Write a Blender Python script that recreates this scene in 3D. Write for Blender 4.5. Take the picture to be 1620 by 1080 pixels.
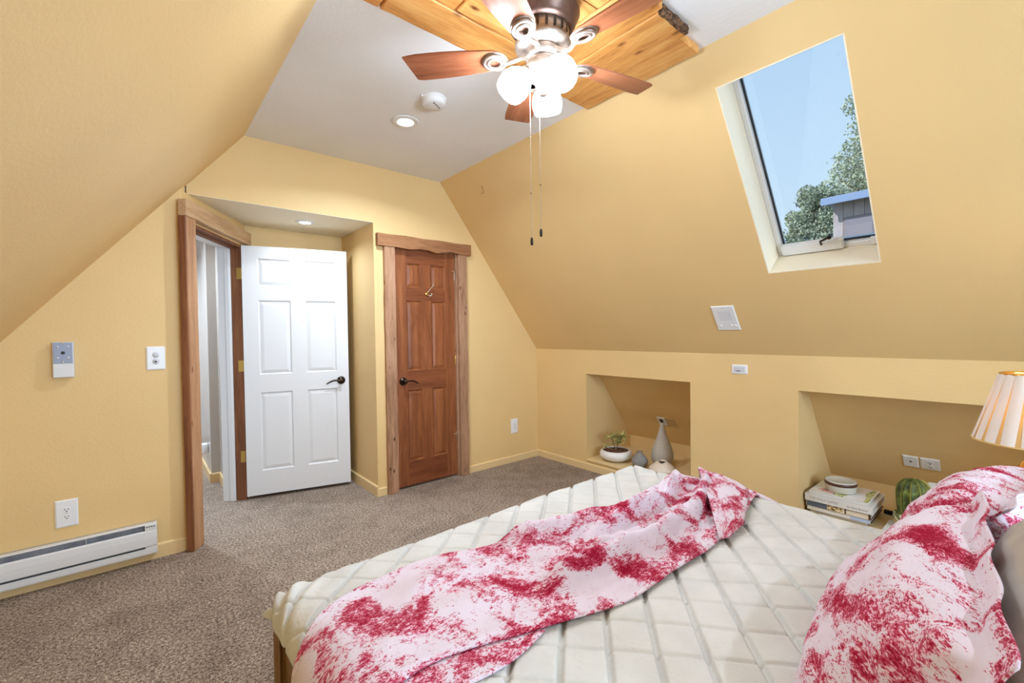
import bpy, bmesh, math, random
import numpy as np
from mathutils import Vector, Matrix
random.seed(7); rng = np.random.default_rng(7)
PI = math.pi
sc = bpy.context.scene
for o in list(bpy.data.objects): bpy.data.objects.remove(o)
C = sc.collection

# ------------------------------------------------------------------ camera
YAW, PITCH, ROLL, FPX = 0.7003, -0.0194, 0.0137, 705.34
cy_, sy_, cp_, sp_ = math.cos(YAW), math.sin(YAW), math.cos(PITCH), math.sin(PITCH)
Fv = Vector((sy_*cp_, cy_*cp_, sp_)); R0 = Vector((cy_, -sy_, 0)); U0 = R0.cross(Fv)
Rv = math.cos(ROLL)*R0 - math.sin(ROLL)*U0; Uv = math.sin(ROLL)*R0 + math.cos(ROLL)*U0
cam = bpy.data.cameras.new('camera'); co = bpy.data.objects.new('camera', cam); C.objects.link(co)
cam.sensor_width = 36; cam.lens = FPX/1620*36; cam.clip_start = .02; cam.clip_end = 300
m = Matrix((Rv, Uv, -Fv)).transposed().to_4x4(); m.translation = (0, 0, 1.31); co.matrix_world = m
sc.camera = co
# ------------------------------------------------------------------ colour management, world
sc.view_settings.view_transform = 'Standard'; sc.view_settings.look = 'None'
sc.view_settings.gamma = 1; sc.view_settings.use_curve_mapping = False
sc.view_settings.exposure = 0.80
w = bpy.data.worlds.new('sky'); sc.world = w; w.use_nodes = True
nt = w.node_tree; nt.nodes.clear()
tc = nt.nodes.new('ShaderNodeTexCoord'); sx = nt.nodes.new('ShaderNodeSeparateXYZ'); cr = nt.nodes.new('ShaderNodeValToRGB')
bg = nt.nodes.new('ShaderNodeBackground'); wo = nt.nodes.new('ShaderNodeOutputWorld')
nt.links.new(tc.outputs['Generated'], sx.inputs[0]); nt.links.new(sx.outputs['Z'], cr.inputs[0])
nt.links.new(cr.outputs[0], bg.inputs[0]); nt.links.new(bg.outputs[0], wo.inputs[0])
cr.color_ramp.elements[0].position = 0.0; cr.color_ramp.elements[0].color = (.66, .80, .92, 1)
cr.color_ramp.elements[1].position = .75; cr.color_ramp.elements[1].color = (.36, .56, .84, 1)
bg.inputs[1].default_value = .69

def area(name, loc, rot, sx_, sy__, power, col=(1, 1, 1)):
    l = bpy.data.lights.new(name, 'AREA'); l.shape = 'RECTANGLE'; l.size = sx_; l.size_y = sy__; l.energy = power; l.color = col
    o = bpy.data.objects.new(name, l); C.objects.link(o); o.location = loc; o.rotation_euler = rot; return o
def point(name, loc, power, r=.03, col=(1, .9, .75)):
    l = bpy.data.lights.new(name, 'POINT'); l.energy = power; l.shadow_soft_size = r; l.color = col
    o = bpy.data.objects.new(name, l); C.objects.link(o); o.location = loc; return o
# fill lamp added behind the camera, in an unseen near gable window
FILL_WIN = (0.35, 2.25, 0.75, 2.15)      # x0 x1 z0 z1 of the window added for the fill lamp
area('fill_near_window', ((FILL_WIN[0]+FILL_WIN[1])/2, -2.46, (FILL_WIN[2]+FILL_WIN[3])/2), (PI/2, 0, 0), FILL_WIN[1]-FILL_WIN[0]-.1, FILL_WIN[3]-FILL_WIN[2]-.1, 85, (.66, .87, 1.12))
def disk(name, loc, power, size=.1, col=(.80, .95, 1.12), spread=150):
    l = bpy.data.lights.new(name, 'AREA'); l.shape = 'DISK'; l.size = size; l.energy = power; l.color = col; l.spread = math.radians(spread)
    o = bpy.data.objects.new(name, l); C.objects.link(o); o.location = loc; return o
# lamp of the recessed ceiling light, then a fill lamp added unseen behind the camera
disk('recessed_and_fill_lamp', (1.335, 2.60, 2.640), 14); disk('recessed_and_fill_lamp', (1.0, -1.6, 2.640), 18)
sn = bpy.data.lights.new('sun', 'SUN'); sn.energy = 2.4; sn.angle = .01; sn.color = (1, .95, .88)
so = bpy.data.objects.new('sun', sn); C.objects.link(so); so.rotation_euler = Vector((.6, -.45, -.62)).to_track_quat('-Z', 'Y').to_euler()
disk('alcove_lamp', (1.044, 3.756, 2.195), 2.8); disk('hall_lamp', (-.10, 4.75, 2.33), 15); disk('hall_lamp', (-.10, 6.0, 2.33), 14)

# ------------------------------------------------------------------ room numbers (metres)
D, D2 = 3.4535, 3.392            # far gable plane, far wall left of the alcove
XL, XR = -0.655, 3.252           # left and right knee walls
HK, HC = 1.138, 2.657            # knee height, ceiling height
CL, CR = 0.586, 2.098            # flat ceiling edges
AR, HA, AB = 1.472, 2.2086, 4.172   # alcove right wall, ceiling, rear wall
YN = -2.4                        # near gable wall
EPS = .0

# ------------------------------------------------------------------ helpers
def lin(c):
    return tuple(((v/255)/12.92 if v/255 <= .04045 else (((v/255)+.055)/1.055)**2.4) for v in c) + (1,)
def obj(name, me_or_bm, mat=None, parent=None, smooth=False, loc=None, mats=None):
    if isinstance(me_or_bm, bmesh.types.BMesh):
        me = bpy.data.meshes.new(name); me_or_bm.normal_update(); me_or_bm.to_mesh(me); me_or_bm.free()
    else: me = me_or_bm
    o = bpy.data.objects.new(name, me); C.objects.link(o)
    if mats: [me.materials.append(q) for q in mats]
    elif mat and not me.materials: me.materials.append(mat)
    if smooth: me.polygons.foreach_set('use_smooth', [True]*len(me.polygons))
    if parent: o.parent = parent
    if loc: o.location = loc
    return o
def tag(o, label, cat, group=None, kind=None):
    if label: o['label'] = label
    if cat: o['category'] = cat
    if group: o['group'] = group
    if kind: o['kind'] = kind
    return o
def thing(name, label, cat, loc=(0, 0, 0), rot=(0, 0, 0), group=None, mat=None):
    o = bpy.data.objects.new(name, None); C.objects.link(o); o.empty_display_size = .05
    if mat is not None: o.matrix_world = mat
    else: o.location = loc; o.rotation_euler = rot
    return tag(o, label, cat, group)
def struct(o): o['kind'] = 'structure'; return o
def NB(): return bmesh.new()
def box(bm, x0, x1, y0, y1, z0, z1, M=None):
    P = [(x0,y0,z0),(x1,y0,z0),(x1,y1,z0),(x0,y1,z0),(x0,y0,z1),(x1,y0,z1),(x1,y1,z1),(x0,y1,z1)]
    v = [bm.verts.new((M @ Vector(p)) if M else p) for p in P]
    for f in ((0,3,2,1),(4,5,6,7),(0,1,5,4),(1,2,6,5),(2,3,7,6),(3,0,4,7)): bm.faces.new([v[i] for i in f])
    return bm
def bbox(x0, x1, y0, y1, z0, z1, bev=.002, seg=2):
    bm = NB(); box(bm, x0, x1, y0, y1, z0, z1)
    if bev: bmesh.ops.bevel(bm, geom=bm.edges[:], offset=bev, segments=seg, affect='EDGES', profile=.5)
    return bm
def prism(bm, pts, d, M=None):
    """polygon pts (3D) extruded by vector d"""
    d = Vector(d); a = [Vector(p) for p in pts]; b = [p+d for p in a]
    if M: a = [M @ p for p in a]; b = [M @ p for p in b]
    va = [bm.verts.new(p) for p in a]; vb = [bm.verts.new(p) for p in b]; n = len(a)
    bm.faces.new(va[::-1]); bm.faces.new(vb)
    for i in range(n): bm.faces.new((va[i], va[(i+1) % n], vb[(i+1) % n], vb[i]))
    return bm
def fixn(bm): bmesh.ops.recalc_face_normals(bm, faces=bm.faces[:]); return bm
def lathe(prof, seg=32, bm=None, M=None):
    bm = bm or NB(); rings = []
    for r, z in prof:
        ring = []
        if r < 1e-5: 
            p = Vector((0, 0, z)); ring = [bm.verts.new(M @ p if M else p)]
        else:
            for i in range(seg):
                a = 2*PI*i/seg; p = Vector((r*math.cos(a), r*math.sin(a), z)); ring.append(bm.verts.new(M @ p if M else p))
        rings.append(ring)
    for A, B in zip(rings, rings[1:]):
        if len(A) == 1 and len(B) == 1: continue
        for i in range(seg):
            j = (i+1) % seg
            if len(A) == 1: bm.faces.new((A[0], B[j], B[i]))
            elif len(B) == 1: bm.faces.new((A[i], A[j], B[0]))
            else: bm.faces.new((A[i], A[j], B[j], B[i]))
    return fixn(bm)
def tube(pts, r, seg=8, bm=None, cap=True):
    bm = bm or NB(); pts = [Vector(p) for p in pts]; n = len(pts)
    rr = r if isinstance(r, (list, tuple)) else [r]*n
    rings = []; up = Vector((0, 0, 1))
    for i, p in enumerate(pts):
        t = (pts[min(i+1, n-1)] - pts[max(i-1, 0)]).normalized()
        ref = up if abs(t.dot(up)) < .95 else Vector((1, 0, 0))
        a = t.cross(ref).normalized(); b = t.cross(a)
        rings.append([bm.verts.new(p + rr[i]*(math.cos(2*PI*k/seg)*a + math.sin(2*PI*k/seg)*b)) for k in range(seg)])
    for A, B in zip(rings, rings[1:]):
        for k in range(seg): bm.faces.new((A[k], A[(k+1) % seg], B[(k+1) % seg], B[k]))
    if cap: bm.faces.new(rings[0][::-1]); bm.faces.new(rings[-1])
    return fixn(bm)
def catmull(P, n=8):
    P = [Vector(p) for p in P]; Q = [2*P[0]-P[1]] + P + [2*P[-1]-P[-2]]; out = []
    for i in range(1, len(Q)-2):
        for k in range(n):
            t = k/n; a, b, c, d = Q[i-1], Q[i], Q[i+1], Q[i+2]
            out.append(.5*((2*b) + (c-a)*t + (2*a-5*b+4*c-d)*t*t + (3*b-a-3*c+d)*t**3))
    out.append(P[-1]); return out
def grid_mesh(name, X, Y, Z, UV=None, close=False, solid=None):
    """numpy 2D arrays -> mesh quickly"""
    n, k = X.shape; V = np.stack([X, Y, Z], -1).reshape(-1, 3)
    i, j = np.meshgrid(np.arange(n-1), np.arange(k-1), indexing='ij'); a = (i*k+j).ravel()
    F = np.stack([a, a+1, a+k+1, a+k], -1)[:, ::-1]
    me = bpy.data.meshes.new(name); me.vertices.add(len(V)); me.vertices.foreach_set('co', V.ravel().astype('f'))
    me.loops.add(F.size); me.loops.foreach_set('vertex_index', F.ravel().astype('i'))
    me.polygons.add(len(F)); me.polygons.foreach_set('loop_start', np.arange(0, F.size, 4).astype('i'))
    me.polygons.foreach_set('loop_total', np.full(len(F), 4, 'i')); me.update(calc_edges=True)
    me.polygons.foreach_set('use_smooth', np.ones(len(F), bool))
    if UV is not None:
        uv = me.uv_layers.new(name='UVMap'); U = np.stack([UV[0].ravel(), UV[1].ravel()], -1)[F.ravel()]
        uv.data.foreach_set('uv', U.ravel().astype('f'))
    return me
_vn = {}
def vnoise(x, y, seed=0):
    """smooth value noise on numpy arrays"""
    if seed not in _vn: _vn[seed] = np.random.default_rng(seed).random((64, 64))
    T = _vn[seed]; xi = np.floor(x).astype(int); yi = np.floor(y).astype(int); fx = x-xi; fy = y-yi
    fx = fx*fx*(3-2*fx); fy = fy*fy*(3-2*fy); g = lambda a, b: T[a % 64, b % 64]
    return (g(xi, yi)*(1-fx)+g(xi+1, yi)*fx)*(1-fy) + (g(xi, yi+1)*(1-fx)+g(xi+1, yi+1)*fx)*fy - .5
def fnoise(x, y, seed=0, o=3): return sum(vnoise(x*2**k, y*2**k, seed+k)*.5**k for k in range(o))

# ------------------------------------------------------------------ materials
class MB:
    def __init__(s, name, col=(.8, .8, .8, 1), rough=.5, metal=0, spec=.5):
        s.m = bpy.data.materials.new(name); s.m.use_nodes = True; s.t = s.m.node_tree
        s.b = s.t.nodes['Principled BSDF']; s.b.inputs['Base Color'].default_value = col
        s.b.inputs['Roughness'].default_value = rough; s.b.inputs['Metallic'].default_value = metal
        s.b.inputs['Specular IOR Level'].default_value = spec; s.co = None; s.src = 'Object'
    def n(s, k, **kw):
        q = s.t.nodes.new('ShaderNode'+k)
        for a, v in kw.items():
            if a in q.inputs: q.inputs[a].default_value = v
            else: setattr(q, a, v)
        return q
    def l(s, a, b): s.t.links.new(a, b)
    def coord(s, scale=(1, 1, 1), src='Object', rot=(0, 0, 0)):
        t = s.n('TexCoord'); mp = s.n('Mapping'); mp.inputs['Scale'].default_value = scale; mp.inputs['Rotation'].default_value = rot
        s.l(t.outputs[src], mp.inputs[0]); return mp.outputs[0]
    def noise(s, vec, scale, detail=3, rough=.5, dist=0):
        q = s.n('TexNoise'); q.inputs['Scale'].default_value = scale; q.inputs['Detail'].default_value = detail
        q.inputs['Roughness'].default_value = rough; q.inputs['Distortion'].default_value = dist; s.l(vec, q.inputs['Vector']); return q.outputs['Fac']
    def ramp(s, fac, stops, interp='LINEAR'):
        q = s.n('ValToRGB'); e = q.color_ramp.elements; q.color_ramp.interpolation = interp
        while len(e) < len(stops): e.new(.5)
        for i, (p, c) in enumerate(stops): e[i].position = p; e[i].color = c if len(c) == 4 else tuple(c)+(1,)
        s.l(fac, q.inputs[0]); return q.outputs[0]
    def mix(s, fac, a, b, mode='MIX'):
        q = s.n('Mix'); q.data_type = 'RGBA'; q.blend_type = mode
        for v, i in ((fac, 0), (a, 6), (b, 7)):
            if isinstance(v, (int, float)): q.inputs[i].default_value = v
            elif isinstance(v, tuple): q.inputs[i].default_value = v
            else: s.l(v, q.inputs[i])
        return q.outputs[2]
    def math(s, op, a, b=0):
        q = s.n('Math'); q.operation = op
        for v, i in ((a, 0), (b, 1)):
            if isinstance(v, (int, float)): q.inputs[i].default_value = v
            else: s.l(v, q.inputs[i])
        return q.outputs[0]
    def color(s, c): s.l(c, s.b.inputs['Base Color']); return s
    def bump(s, h, strength=.2, dist=.01):
        q = s.n('Bump'); q.inputs['Strength'].default_value = strength; q.inputs['Distance'].default_value = dist
        s.l(h, q.inputs['Height']); s.l(q.outputs[0], s.b.inputs['Normal']); return s
def paint(name, c, rough=.55, bump=.25, sc_=90):
    q = MB(name, lin(c), rough, spec=.35); v = q.coord()
    n1 = q.noise(v, 1.5, 2); cc = q.ramp(n1, [(.3, lin(tuple(x*.985 for x in c))), (.7, lin(tuple(min(255, x*1.012) for x in c)))])
    q.color(cc); q.bump(q.noise(v, sc_, 3, .55), bump, .004); return q.m
def plain(name, c, rough=.5, metal=0, spec=.5): return MB(name, lin(c), rough, metal, spec).m
def speck(name, c, c2, rough=.5, sc_=60, metal=0, bump=.1, detail=4):
    q = MB(name, lin(c), rough, metal); v = q.coord(); n = q.noise(v, sc_, detail, .6)
    q.color(q.ramp(n, [(.35, lin(c)), (.65, lin(c2))])); q.bump(n, bump, .003); return q.m
def wood(name, cols, axis='z', stretch=14, sc_=2.2, rough=.55, knots=0, bump=.25, rings=0, knotcol=(70, 35, 15)):
    q = MB(name, lin(cols[1]), rough, spec=.35)
    s = {'x': (1, stretch, stretch), 'y': (stretch, 1, stretch), 'z': (stretch, stretch, 1)}[axis]
    t = q.n('TexCoord'); oi = q.n('ObjectInfo')
    add = q.n('VectorMath'); add.operation = 'ADD'; q.l(t.outputs['Object'], add.inputs[0])
    cmb = q.n('CombineXYZ'); mul = q.math('MULTIPLY', oi.outputs['Random'], 7.3)
    for i in range(3): q.l(mul, cmb.inputs[i])
    q.l(cmb.outputs[0], add.inputs[1])
    mp = q.n('Mapping'); mp.inputs['Scale'].default_value = s; q.l(add.outputs[0], mp.inputs[0]); v = mp.outputs[0]
    n = q.noise(v, sc_, 8, .62, .6); f = q.noise(v, sc_*7, 5, .7, .2)
    mixf = q.math('ADD', q.math('MULTIPLY', n, .72), q.math('MULTIPLY', f, .28))
    col = q.ramp(mixf, [(.30, lin(cols[0])), (.5, lin(cols[1])), (.70, lin(cols[2]))])
    if knots:
        s2 = {'x': (1, 2.2, 2.2), 'y': (2.2, 1, 2.2), 'z': (2.2, 2.2, 1)}[axis]
        m2 = q.n('Mapping'); m2.inputs['Scale'].default_value = s2; q.l(add.outputs[0], m2.inputs[0])
        vo = q.n('TexVoronoi'); vo.inputs['Scale'].default_value = knots; q.l(m2.outputs[0], vo.inputs['Vector'])
        kk = q.ramp(vo.outputs['Distance'], [(.05, (1, 1, 1)), (.15, (0, 0, 0))])
        col = q.mix(kk, col, lin(knotcol))
    oi2 = q.ramp(oi.outputs['Random'], [(0, (.86, .86, .86)), (1, (1, 1, 1))]); col = q.mix(1, col, oi2, 'MULTIPLY')
    q.color(col); q.bump(mixf, bump, .003); return q.m

WALLC = (231, 197, 139)
M_wall = paint('paint_warm_yellow', WALLC)
M_ceil = paint('paint_ceiling_white', (238, 236, 234), .7, .5, 60)
M_alc = paint('paint_alcove_yellow_lit', (240, 228, 200), .6, .2)  # white ceiling paint, with the yellow light put into its colour
M_trimY = paint('paint_trim_yellow', (232, 202, 150), .35, .05)
M_hall = paint('paint_hall_grey', (204, 196, 188), .22, .1)
M_reveal = paint('paint_reveal_cream', (246, 232, 206), .6, .05)
M_white = plain('white_semi_gloss', (227, 226, 226), .35)
M_plate = plain('white_plastic', (238, 238, 240), .3)
M_plateg = plain('grey_plate', (206, 206, 212), .35)
M_cream = plain('cream_plastic', (206, 176, 128), .4)
M_slot = plain('dark_slot', (40, 38, 36), .6)
M_black = plain('black_plastic', (18, 16, 16), .35)
M_heater = plain('heater_white_enamel', (226, 226, 228), .3)
M_heatg = speck('heater_grey_element', (150, 154, 164), (178, 182, 190), .35, 20, .3)
M_heatd = plain('heater_dark_gap', (70, 72, 82), .5)
M_bronze = plain('oil_rubbed_bronze', (62, 50, 42), .32, .85)
M_brz = speck('fan_bronze', (96, 72, 62), (112, 86, 74), .34, 30, .75, .02)
M_nick = speck('brushed_nickel', (150, 134, 122), (172, 156, 142), .42, 50, .85, .03)
M_brass = plain('brass', (214, 178, 98), .3, .9)
M_silver = plain('polished_silver', (225, 222, 214), .2, .95)
M_gold = plain('polished_gold', (255, 196, 90), .15, 1)
M_rustic = wood('rustic_casing', [(128, 88, 62), (178, 134, 102), (200, 158, 126)], 'z', 9, 3, .7, 6.5, .7)
M_rusticx = wood('rustic_header', [(112, 72, 44), (158, 108, 70), (182, 132, 90)], 'x', 9, 3, .7, 6.0, .7)
M_lightw = wood('pale_casing', [(166, 122, 84), (204, 164, 122), (226, 192, 152)], 'x', 10, 2, .6, 2.4, .3, knotcol=(170, 120, 80))
M_lightz = wood('pale_casing_upright', [(150, 104, 70), (188, 140, 100), (210, 166, 126)], 'z', 10, 2, .6, 5, .5, knotcol=(120, 70, 40))
M_jamb = wood('brown_jamb', [(96, 56, 34), (132, 82, 52), (160, 106, 70)], 'z', 12, 2, .6, 0, .3)
M_cedar = wood('closet_door_cedar', [(104, 54, 28), (146, 84, 48), (176, 110, 66)], 'z', 10, 1.6, .42, 0, .12)
M_cedarx = wood('closet_door_rail_cedar', [(98, 50, 26), (134, 74, 42), (160, 96, 58)], 'x', 10, 1.6, .42, 0, .12)
PINE = [(168, 98, 38), (220, 154, 82), (244, 194, 122)]
M_pinex = wood('pine_plank_lengthwise', PINE, 'x', 8, 1.7, .5, 4.6, .6, knotcol=(112, 56, 20))
M_piney = wood('pine_plank_crosswise', PINE, 'y', 8, 1.7, .5, 4.6, .6, knotcol=(112, 56, 20))
M_bark = speck('dark_bark', (52, 36, 28), (150, 108, 74), .9, 70, 0, .9)
M_blade = wood('fan_blade_walnut', [(108, 56, 34), (150, 88, 58), (178, 114, 80)], 'x', 16, 1.6, .3, 0, .05)
M_bedwood = wood('bed_post_oak', [(84, 56, 24), (132, 96, 52), (158, 122, 74)], 'z', 22, 2.4, .5, 0, .3)

def emis(name, c, s):
    q = bpy.data.materials.new(name); q.use_nodes = True; t = q.node_tree; t.nodes.clear()
    e = t.nodes.new('ShaderNodeEmission'); e.inputs[0].default_value = tuple(c)+(1,); e.inputs[1].default_value = s
    o = t.nodes.new('ShaderNodeOutputMaterial'); t.links.new(e.outputs[0], o.inputs[0]); return q
M_globe = emis('lit_frosted_glass', (.81, .95, 1.13), 50)
M_can = emis('lit_led_lens', (1, .97, .92), 32)
M_can2 = emis('lit_alcove_lens', (1, .97, .92), 9)

q = MB('carpet_pile', rough=.95, spec=.1); v = q.coord()
f1 = q.noise(v, 190, 3, .75); f2 = q.noise(v, 80, 3, .6); big = q.noise(v, 1.6, 4, .6); mid = q.noise(v, 7, 3, .6, .5)
sp = q.math('ADD', q.math('MULTIPLY', f1, .6), q.math('MULTIPLY', f2, .4))
colr = q.ramp(sp, [(.38, lin((62, 51, 44))), (.46, lin((128, 111, 99))), (.55, lin((192, 173, 156))), (.63, lin((238, 222, 204)))])
sh = q.ramp(q.math('ADD', q.math('MULTIPLY', big, .5), q.math('MULTIPLY', mid, .5)), [(.38, (.74, .73, .72)), (.56, (1, 1, 1))])
q.color(q.mix(1, colr, sh, 'MULTIPLY')); q.bump(sp, .9, .012); M_carpet = q.m

def toile(name, sc_=1.0, seed=0.0):
    q = MB(name, rough=.85, spec=.15); t = q.n('TexCoord'); mp = q.n('Mapping'); mp.inputs['Location'].default_value = (seed, seed*1.7, 0)
    mp.inputs['Scale'].default_value = (sc_, sc_, 1); q.l(t.outputs['UV'], mp.inputs[0]); v = mp.outputs[0]
    A = q.noise(v, 7.5, 3, .55, .9); B = q.noise(v, 24, 6, .75, 2.2)
    def stroke(ang, s0, s1):
        m_ = q.n('Mapping'); m_.inputs['Rotation'].default_value = (0, 0, ang); m_.inputs['Scale'].default_value = (s0, s1, 1); q.l(v, m_.inputs[0]); return q.noise(m_.outputs[0], 1.0, 2, .6, 1.5)
    F = q.math('MULTIPLY', q.math('ADD', q.math('ADD', stroke(.7, 70, 260), stroke(-.9, 90, 240)), q.noise(v, 130, 3, .7, 1.2)), .3334)
    F = q.math('ADD', q.math('MULTIPLY', q.math('SUBTRACT', F, .5), 1.6), .5)
    # blotches (trees, shrubs) broken up by fine leafy strokes
    s = q.math('ADD', A, q.math('MULTIPLY', q.math('SUBTRACT', B, .5), .55))
    wash = q.ramp(s, [(.485, (0, 0, 0)), (.55, (1, 1, 1))])
    ink = q.ramp(q.math('ADD', s, q.math('MULTIPLY', q.math('SUBTRACT', F, .5), .75)), [(.512, (0, 0, 0)), (.555, (1, 1, 1))])
    dark = q.ramp(q.math('ADD', s, q.math('MULTIPLY', q.math('SUBTRACT', F, .5), .9)), [(.60, (0, 0, 0)), (.67, (1, 1, 1))])
    base = lin((214, 200, 210)); c = q.mix(q.math('MULTIPLY', wash, .45), base, lin((226, 150, 172)))
    c = q.mix(q.math('MULTIPLY', ink, .9), c, lin((180, 36, 74))); c = q.mix(dark, c, lin((146, 12, 46)))
    q.color(c)
    wv = q.n('TexNoise'); wv.inputs['Scale'].default_value = 420; q.l(v, wv.inputs['Vector'])
    q.bump(q.math('ADD', q.math('MULTIPLY', wv.outputs['Fac'], .4), q.noise(v, 28, 3)), .25, .004); return q.m
M_toile = toile('red_toile_cotton'); M_toile2 = toile('red_toile_cotton_sham', 1.0, 3.3); M_toile3 = toile('red_toile_cotton_sham_far', 1.1, 8.1)
q = MB('quilt_cotton', lin((226, 224, 220)), .8, spec=.2); v = q.coord(); q.color(q.ramp(q.noise(v, 9, 4), [(.3, lin((198, 196, 191))), (.7, lin((211, 209, 204)))])); q.bump(q.noise(v, 26, 5, .6, 1.4), .35, .01); M_quilt = q.m
M_satin = MB('grey_satin', lin((172, 165, 156)), .38, spec=.5).m

# ------------------------------------------------------------------ room shell
bm = NB(); box(bm, -1.3, 4.1, YN-.1, 7.2, -.12, 0); struct(obj('floor', bm, M_carpet))
def slopeZR(x): return HC - (x-CR)*(HC-HK)/(XR-CR)
def slopeZL(x): return HC - (CL-x)/.817
XLE = CL - .817*(HC-HK)     # left knee x
# far gable wall pieces
T = (0, .12, 0)
bm = NB()
prism(bm, [(.262, D, HA+.003), (AR, D, HA+.003), (AR, D, HC), (CL, D, HC), (.262, D, slopeZL(.262))], T)
prism(bm, [(AR, D, 0), (1.640, D, 0), (1.640, D, HC), (AR, D, HC)], T)
prism(bm, [(1.640, D, 2.04), (2.257, D, 2.04), (2.257, D, slopeZR(2.257)), (CR, D, HC), (1.640, D, HC)], T)
prism(bm, [(2.257, D, 0), (XR, D, 0), (XR, D, HK), (2.257, D, slopeZR(2.257))], T)
struct(obj('wall_far', fixn(bm), M_wall))
bm = NB(); prism(bm, [(XLE, D2, 0), (.233, D2, 0), (.233, D2, slopeZL(.233)), (XLE, D2, HK)], (0, .10, 0)); struct(obj('wall_far_left', fixn(bm), M_wall))
# diagonal wall with the doorway
eA = Vector((.233, D2, 0)); eD = (Vector((.694, AB, 0))-eA).normalized(); nD = Vector((eD.y, -eD.x, 0))
Mdiag = Matrix((eD, nD, Vector((0, 0, 1)))).transposed().to_4x4(); Mdiag.translation = eA   # local x along, local y toward the room, z up
bm = NB()
box(bm, 0, .035, -.13, 0, 0, 2.25, Mdiag); box(bm, .035, .845, -.13, 0, 2.035, HA, Mdiag); box(bm, .845, .935, -.13, 0, 0, HA, Mdiag)
struct(obj('wall_alcove_left', fixn(bm), M_wall))
bm = NB(); box(bm, .60, AR+.12, AB, AB+.1, 0, HA+.05); struct(obj('wall_alcove_rear', fixn(bm), M_wall))
bm = NB(); box(bm, AR, AR+.12, D+.12, AB, 0, HA+.05); struct(obj('wall_alcove_right', fixn(bm), M_wall))
bm = NB(); prism(bm, [(.268, D+.0006, HA), (AR, D+.0006, HA), (AR, AB, HA), (.694, AB, HA)], (0, 0, .05)); struct(obj('ceiling_alcove', fixn(bm), M_alc))
# flat ceiling and slopes
bm = NB(); box(bm, CL, CR, YN, D+.05, HC, HC+.1); struct(obj('ceiling', bm, M_ceil))
bm = NB(); prism(bm, [(CL, YN, HC), (XLE, YN, HK), (XLE, D+.05, HK), (CL, D+.05, HC)], (-.12, 0, .10)); struct(obj('wall_left_slope', fixn(bm), M_wall))
bm = NB(); box(bm, XLE-.1, XLE, YN, D2+.1, 0, HK+.1); struct(obj('wall_left', bm, M_wall))
tL = math.hypot(XR-CR, HC-HK); td = Vector(((XR-CR)/tL, 0, (HK-HC)/tL)); nO = Vector((-td.z, 0, td.x))  # outward
Mslope = Matrix((td, Vector((0, 1, 0)), nO)).transposed().to_4x4(); Mslope.translation = (CR, 0, HC)  # x: down slope, y, z: outward
SK = (.192, 1.279, .519, 1.043); DEP = .235
bm = NB(); TE = tL + 1.15
box(bm, -.02, SK[0], YN, D+.1, 0, DEP, Mslope); box(bm, SK[1], TE, YN, D+.1, 0, DEP, Mslope)
box(bm, SK[0], SK[1], YN, SK[2], 0, DEP, Mslope); box(bm, SK[0], SK[1], SK[3], D+.1, 0, DEP, Mslope)
struct(obj('wall_right_slope', fixn(bm), M_wall))
# right knee wall with two niches
N1 = (1.737, 2.775); N2 = (-.35, 1.005); NZ = (.108, .912); KT = .172; NXB = 3.945
bm = NB()
box(bm, XR, XR+KT, N1[1], D+.1, 0, HK+.02); box(bm, XR, XR+KT, N2[1], N1[0], 0, HK+.02); box(bm, XR, XR+KT, YN, N2[0], 0, HK+.02)
for a, b in (N1, N2):
    box(bm, XR, XR+KT, a, b, NZ[1], HK+.02); box(bm, XR, XR+.02, a, b, 0, NZ[0]-.02)
struct(obj('wall_right', fixn(bm), M_wall))
for i, (a, b) in enumerate((N1, N2)):
    bm = NB(); box(bm, XR+.02, NXB+.03, a, a-.05, 0, .9) if False else None
    for y0, y1 in ((a-.06, a), (b, b+.06)):
        prism(bm, [(XR+KT, y0, 0), (NXB+.05, y0, 0), (NXB+.05, y0, .24), (XR+KT, y0, .95)], (0, y1-y0, 0))
    box(bm, NXB, NXB+.04, a, b, 0, .30)
    struct(obj('wall_niche_%s' % ('far', 'near')[i], fixn(bm), M_wall))
    bm = bbox(XR-.012, NXB, a, b, NZ[0]-.02, NZ[0], .004); struct(obj('trim_%d' % (i+1), bm, M_trimY))
# near gable wall, with a window added for the fill lamp
bm = NB(); T = (0, -.1, 0); a0, a1, z0, z1 = FILL_WIN
prism(bm, [(XLE, YN, 0), (a0, YN, 0), (a0, YN, slopeZL(a0)), (XLE, YN, HK)], T)
prism(bm, [(a0, YN, 0), (a1, YN, 0), (a1, YN, z0), (a0, YN, z0)], T)
prism(bm, [(a0, YN, z1), (a1, YN, z1), (a1, YN, slopeZR(a1)), (CR, YN, HC), (CL, YN, HC), (a0, YN, slopeZL(a0))], T)
prism(bm, [(a1, YN, 0), (XR+.1, YN, 0), (XR+.1, YN, HK), (a1, YN, slopeZR(a1))], T)
struct(obj('wall_near', fixn(bm), M_wall))
w2 = bpy.data.objects.new('fill_window', None); C.objects.link(w2); struct(w2)  # unseen window, added only to carry the fill lamp
bm = NB()
for (x0, x1, zz0, zz1) in ((a0, a1, z0, z0+.05), (a0, a1, z1-.05, z1), (a0, a0+.05, z0, z1), (a1-.05, a1, z0, z1), ((a0+a1)/2-.02, (a0+a1)/2+.02, z0, z1)): box(bm, x0, x1, YN-.08, YN-.02, zz0, zz1)
obj('window_frame', bm, M_white, w2)
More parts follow.
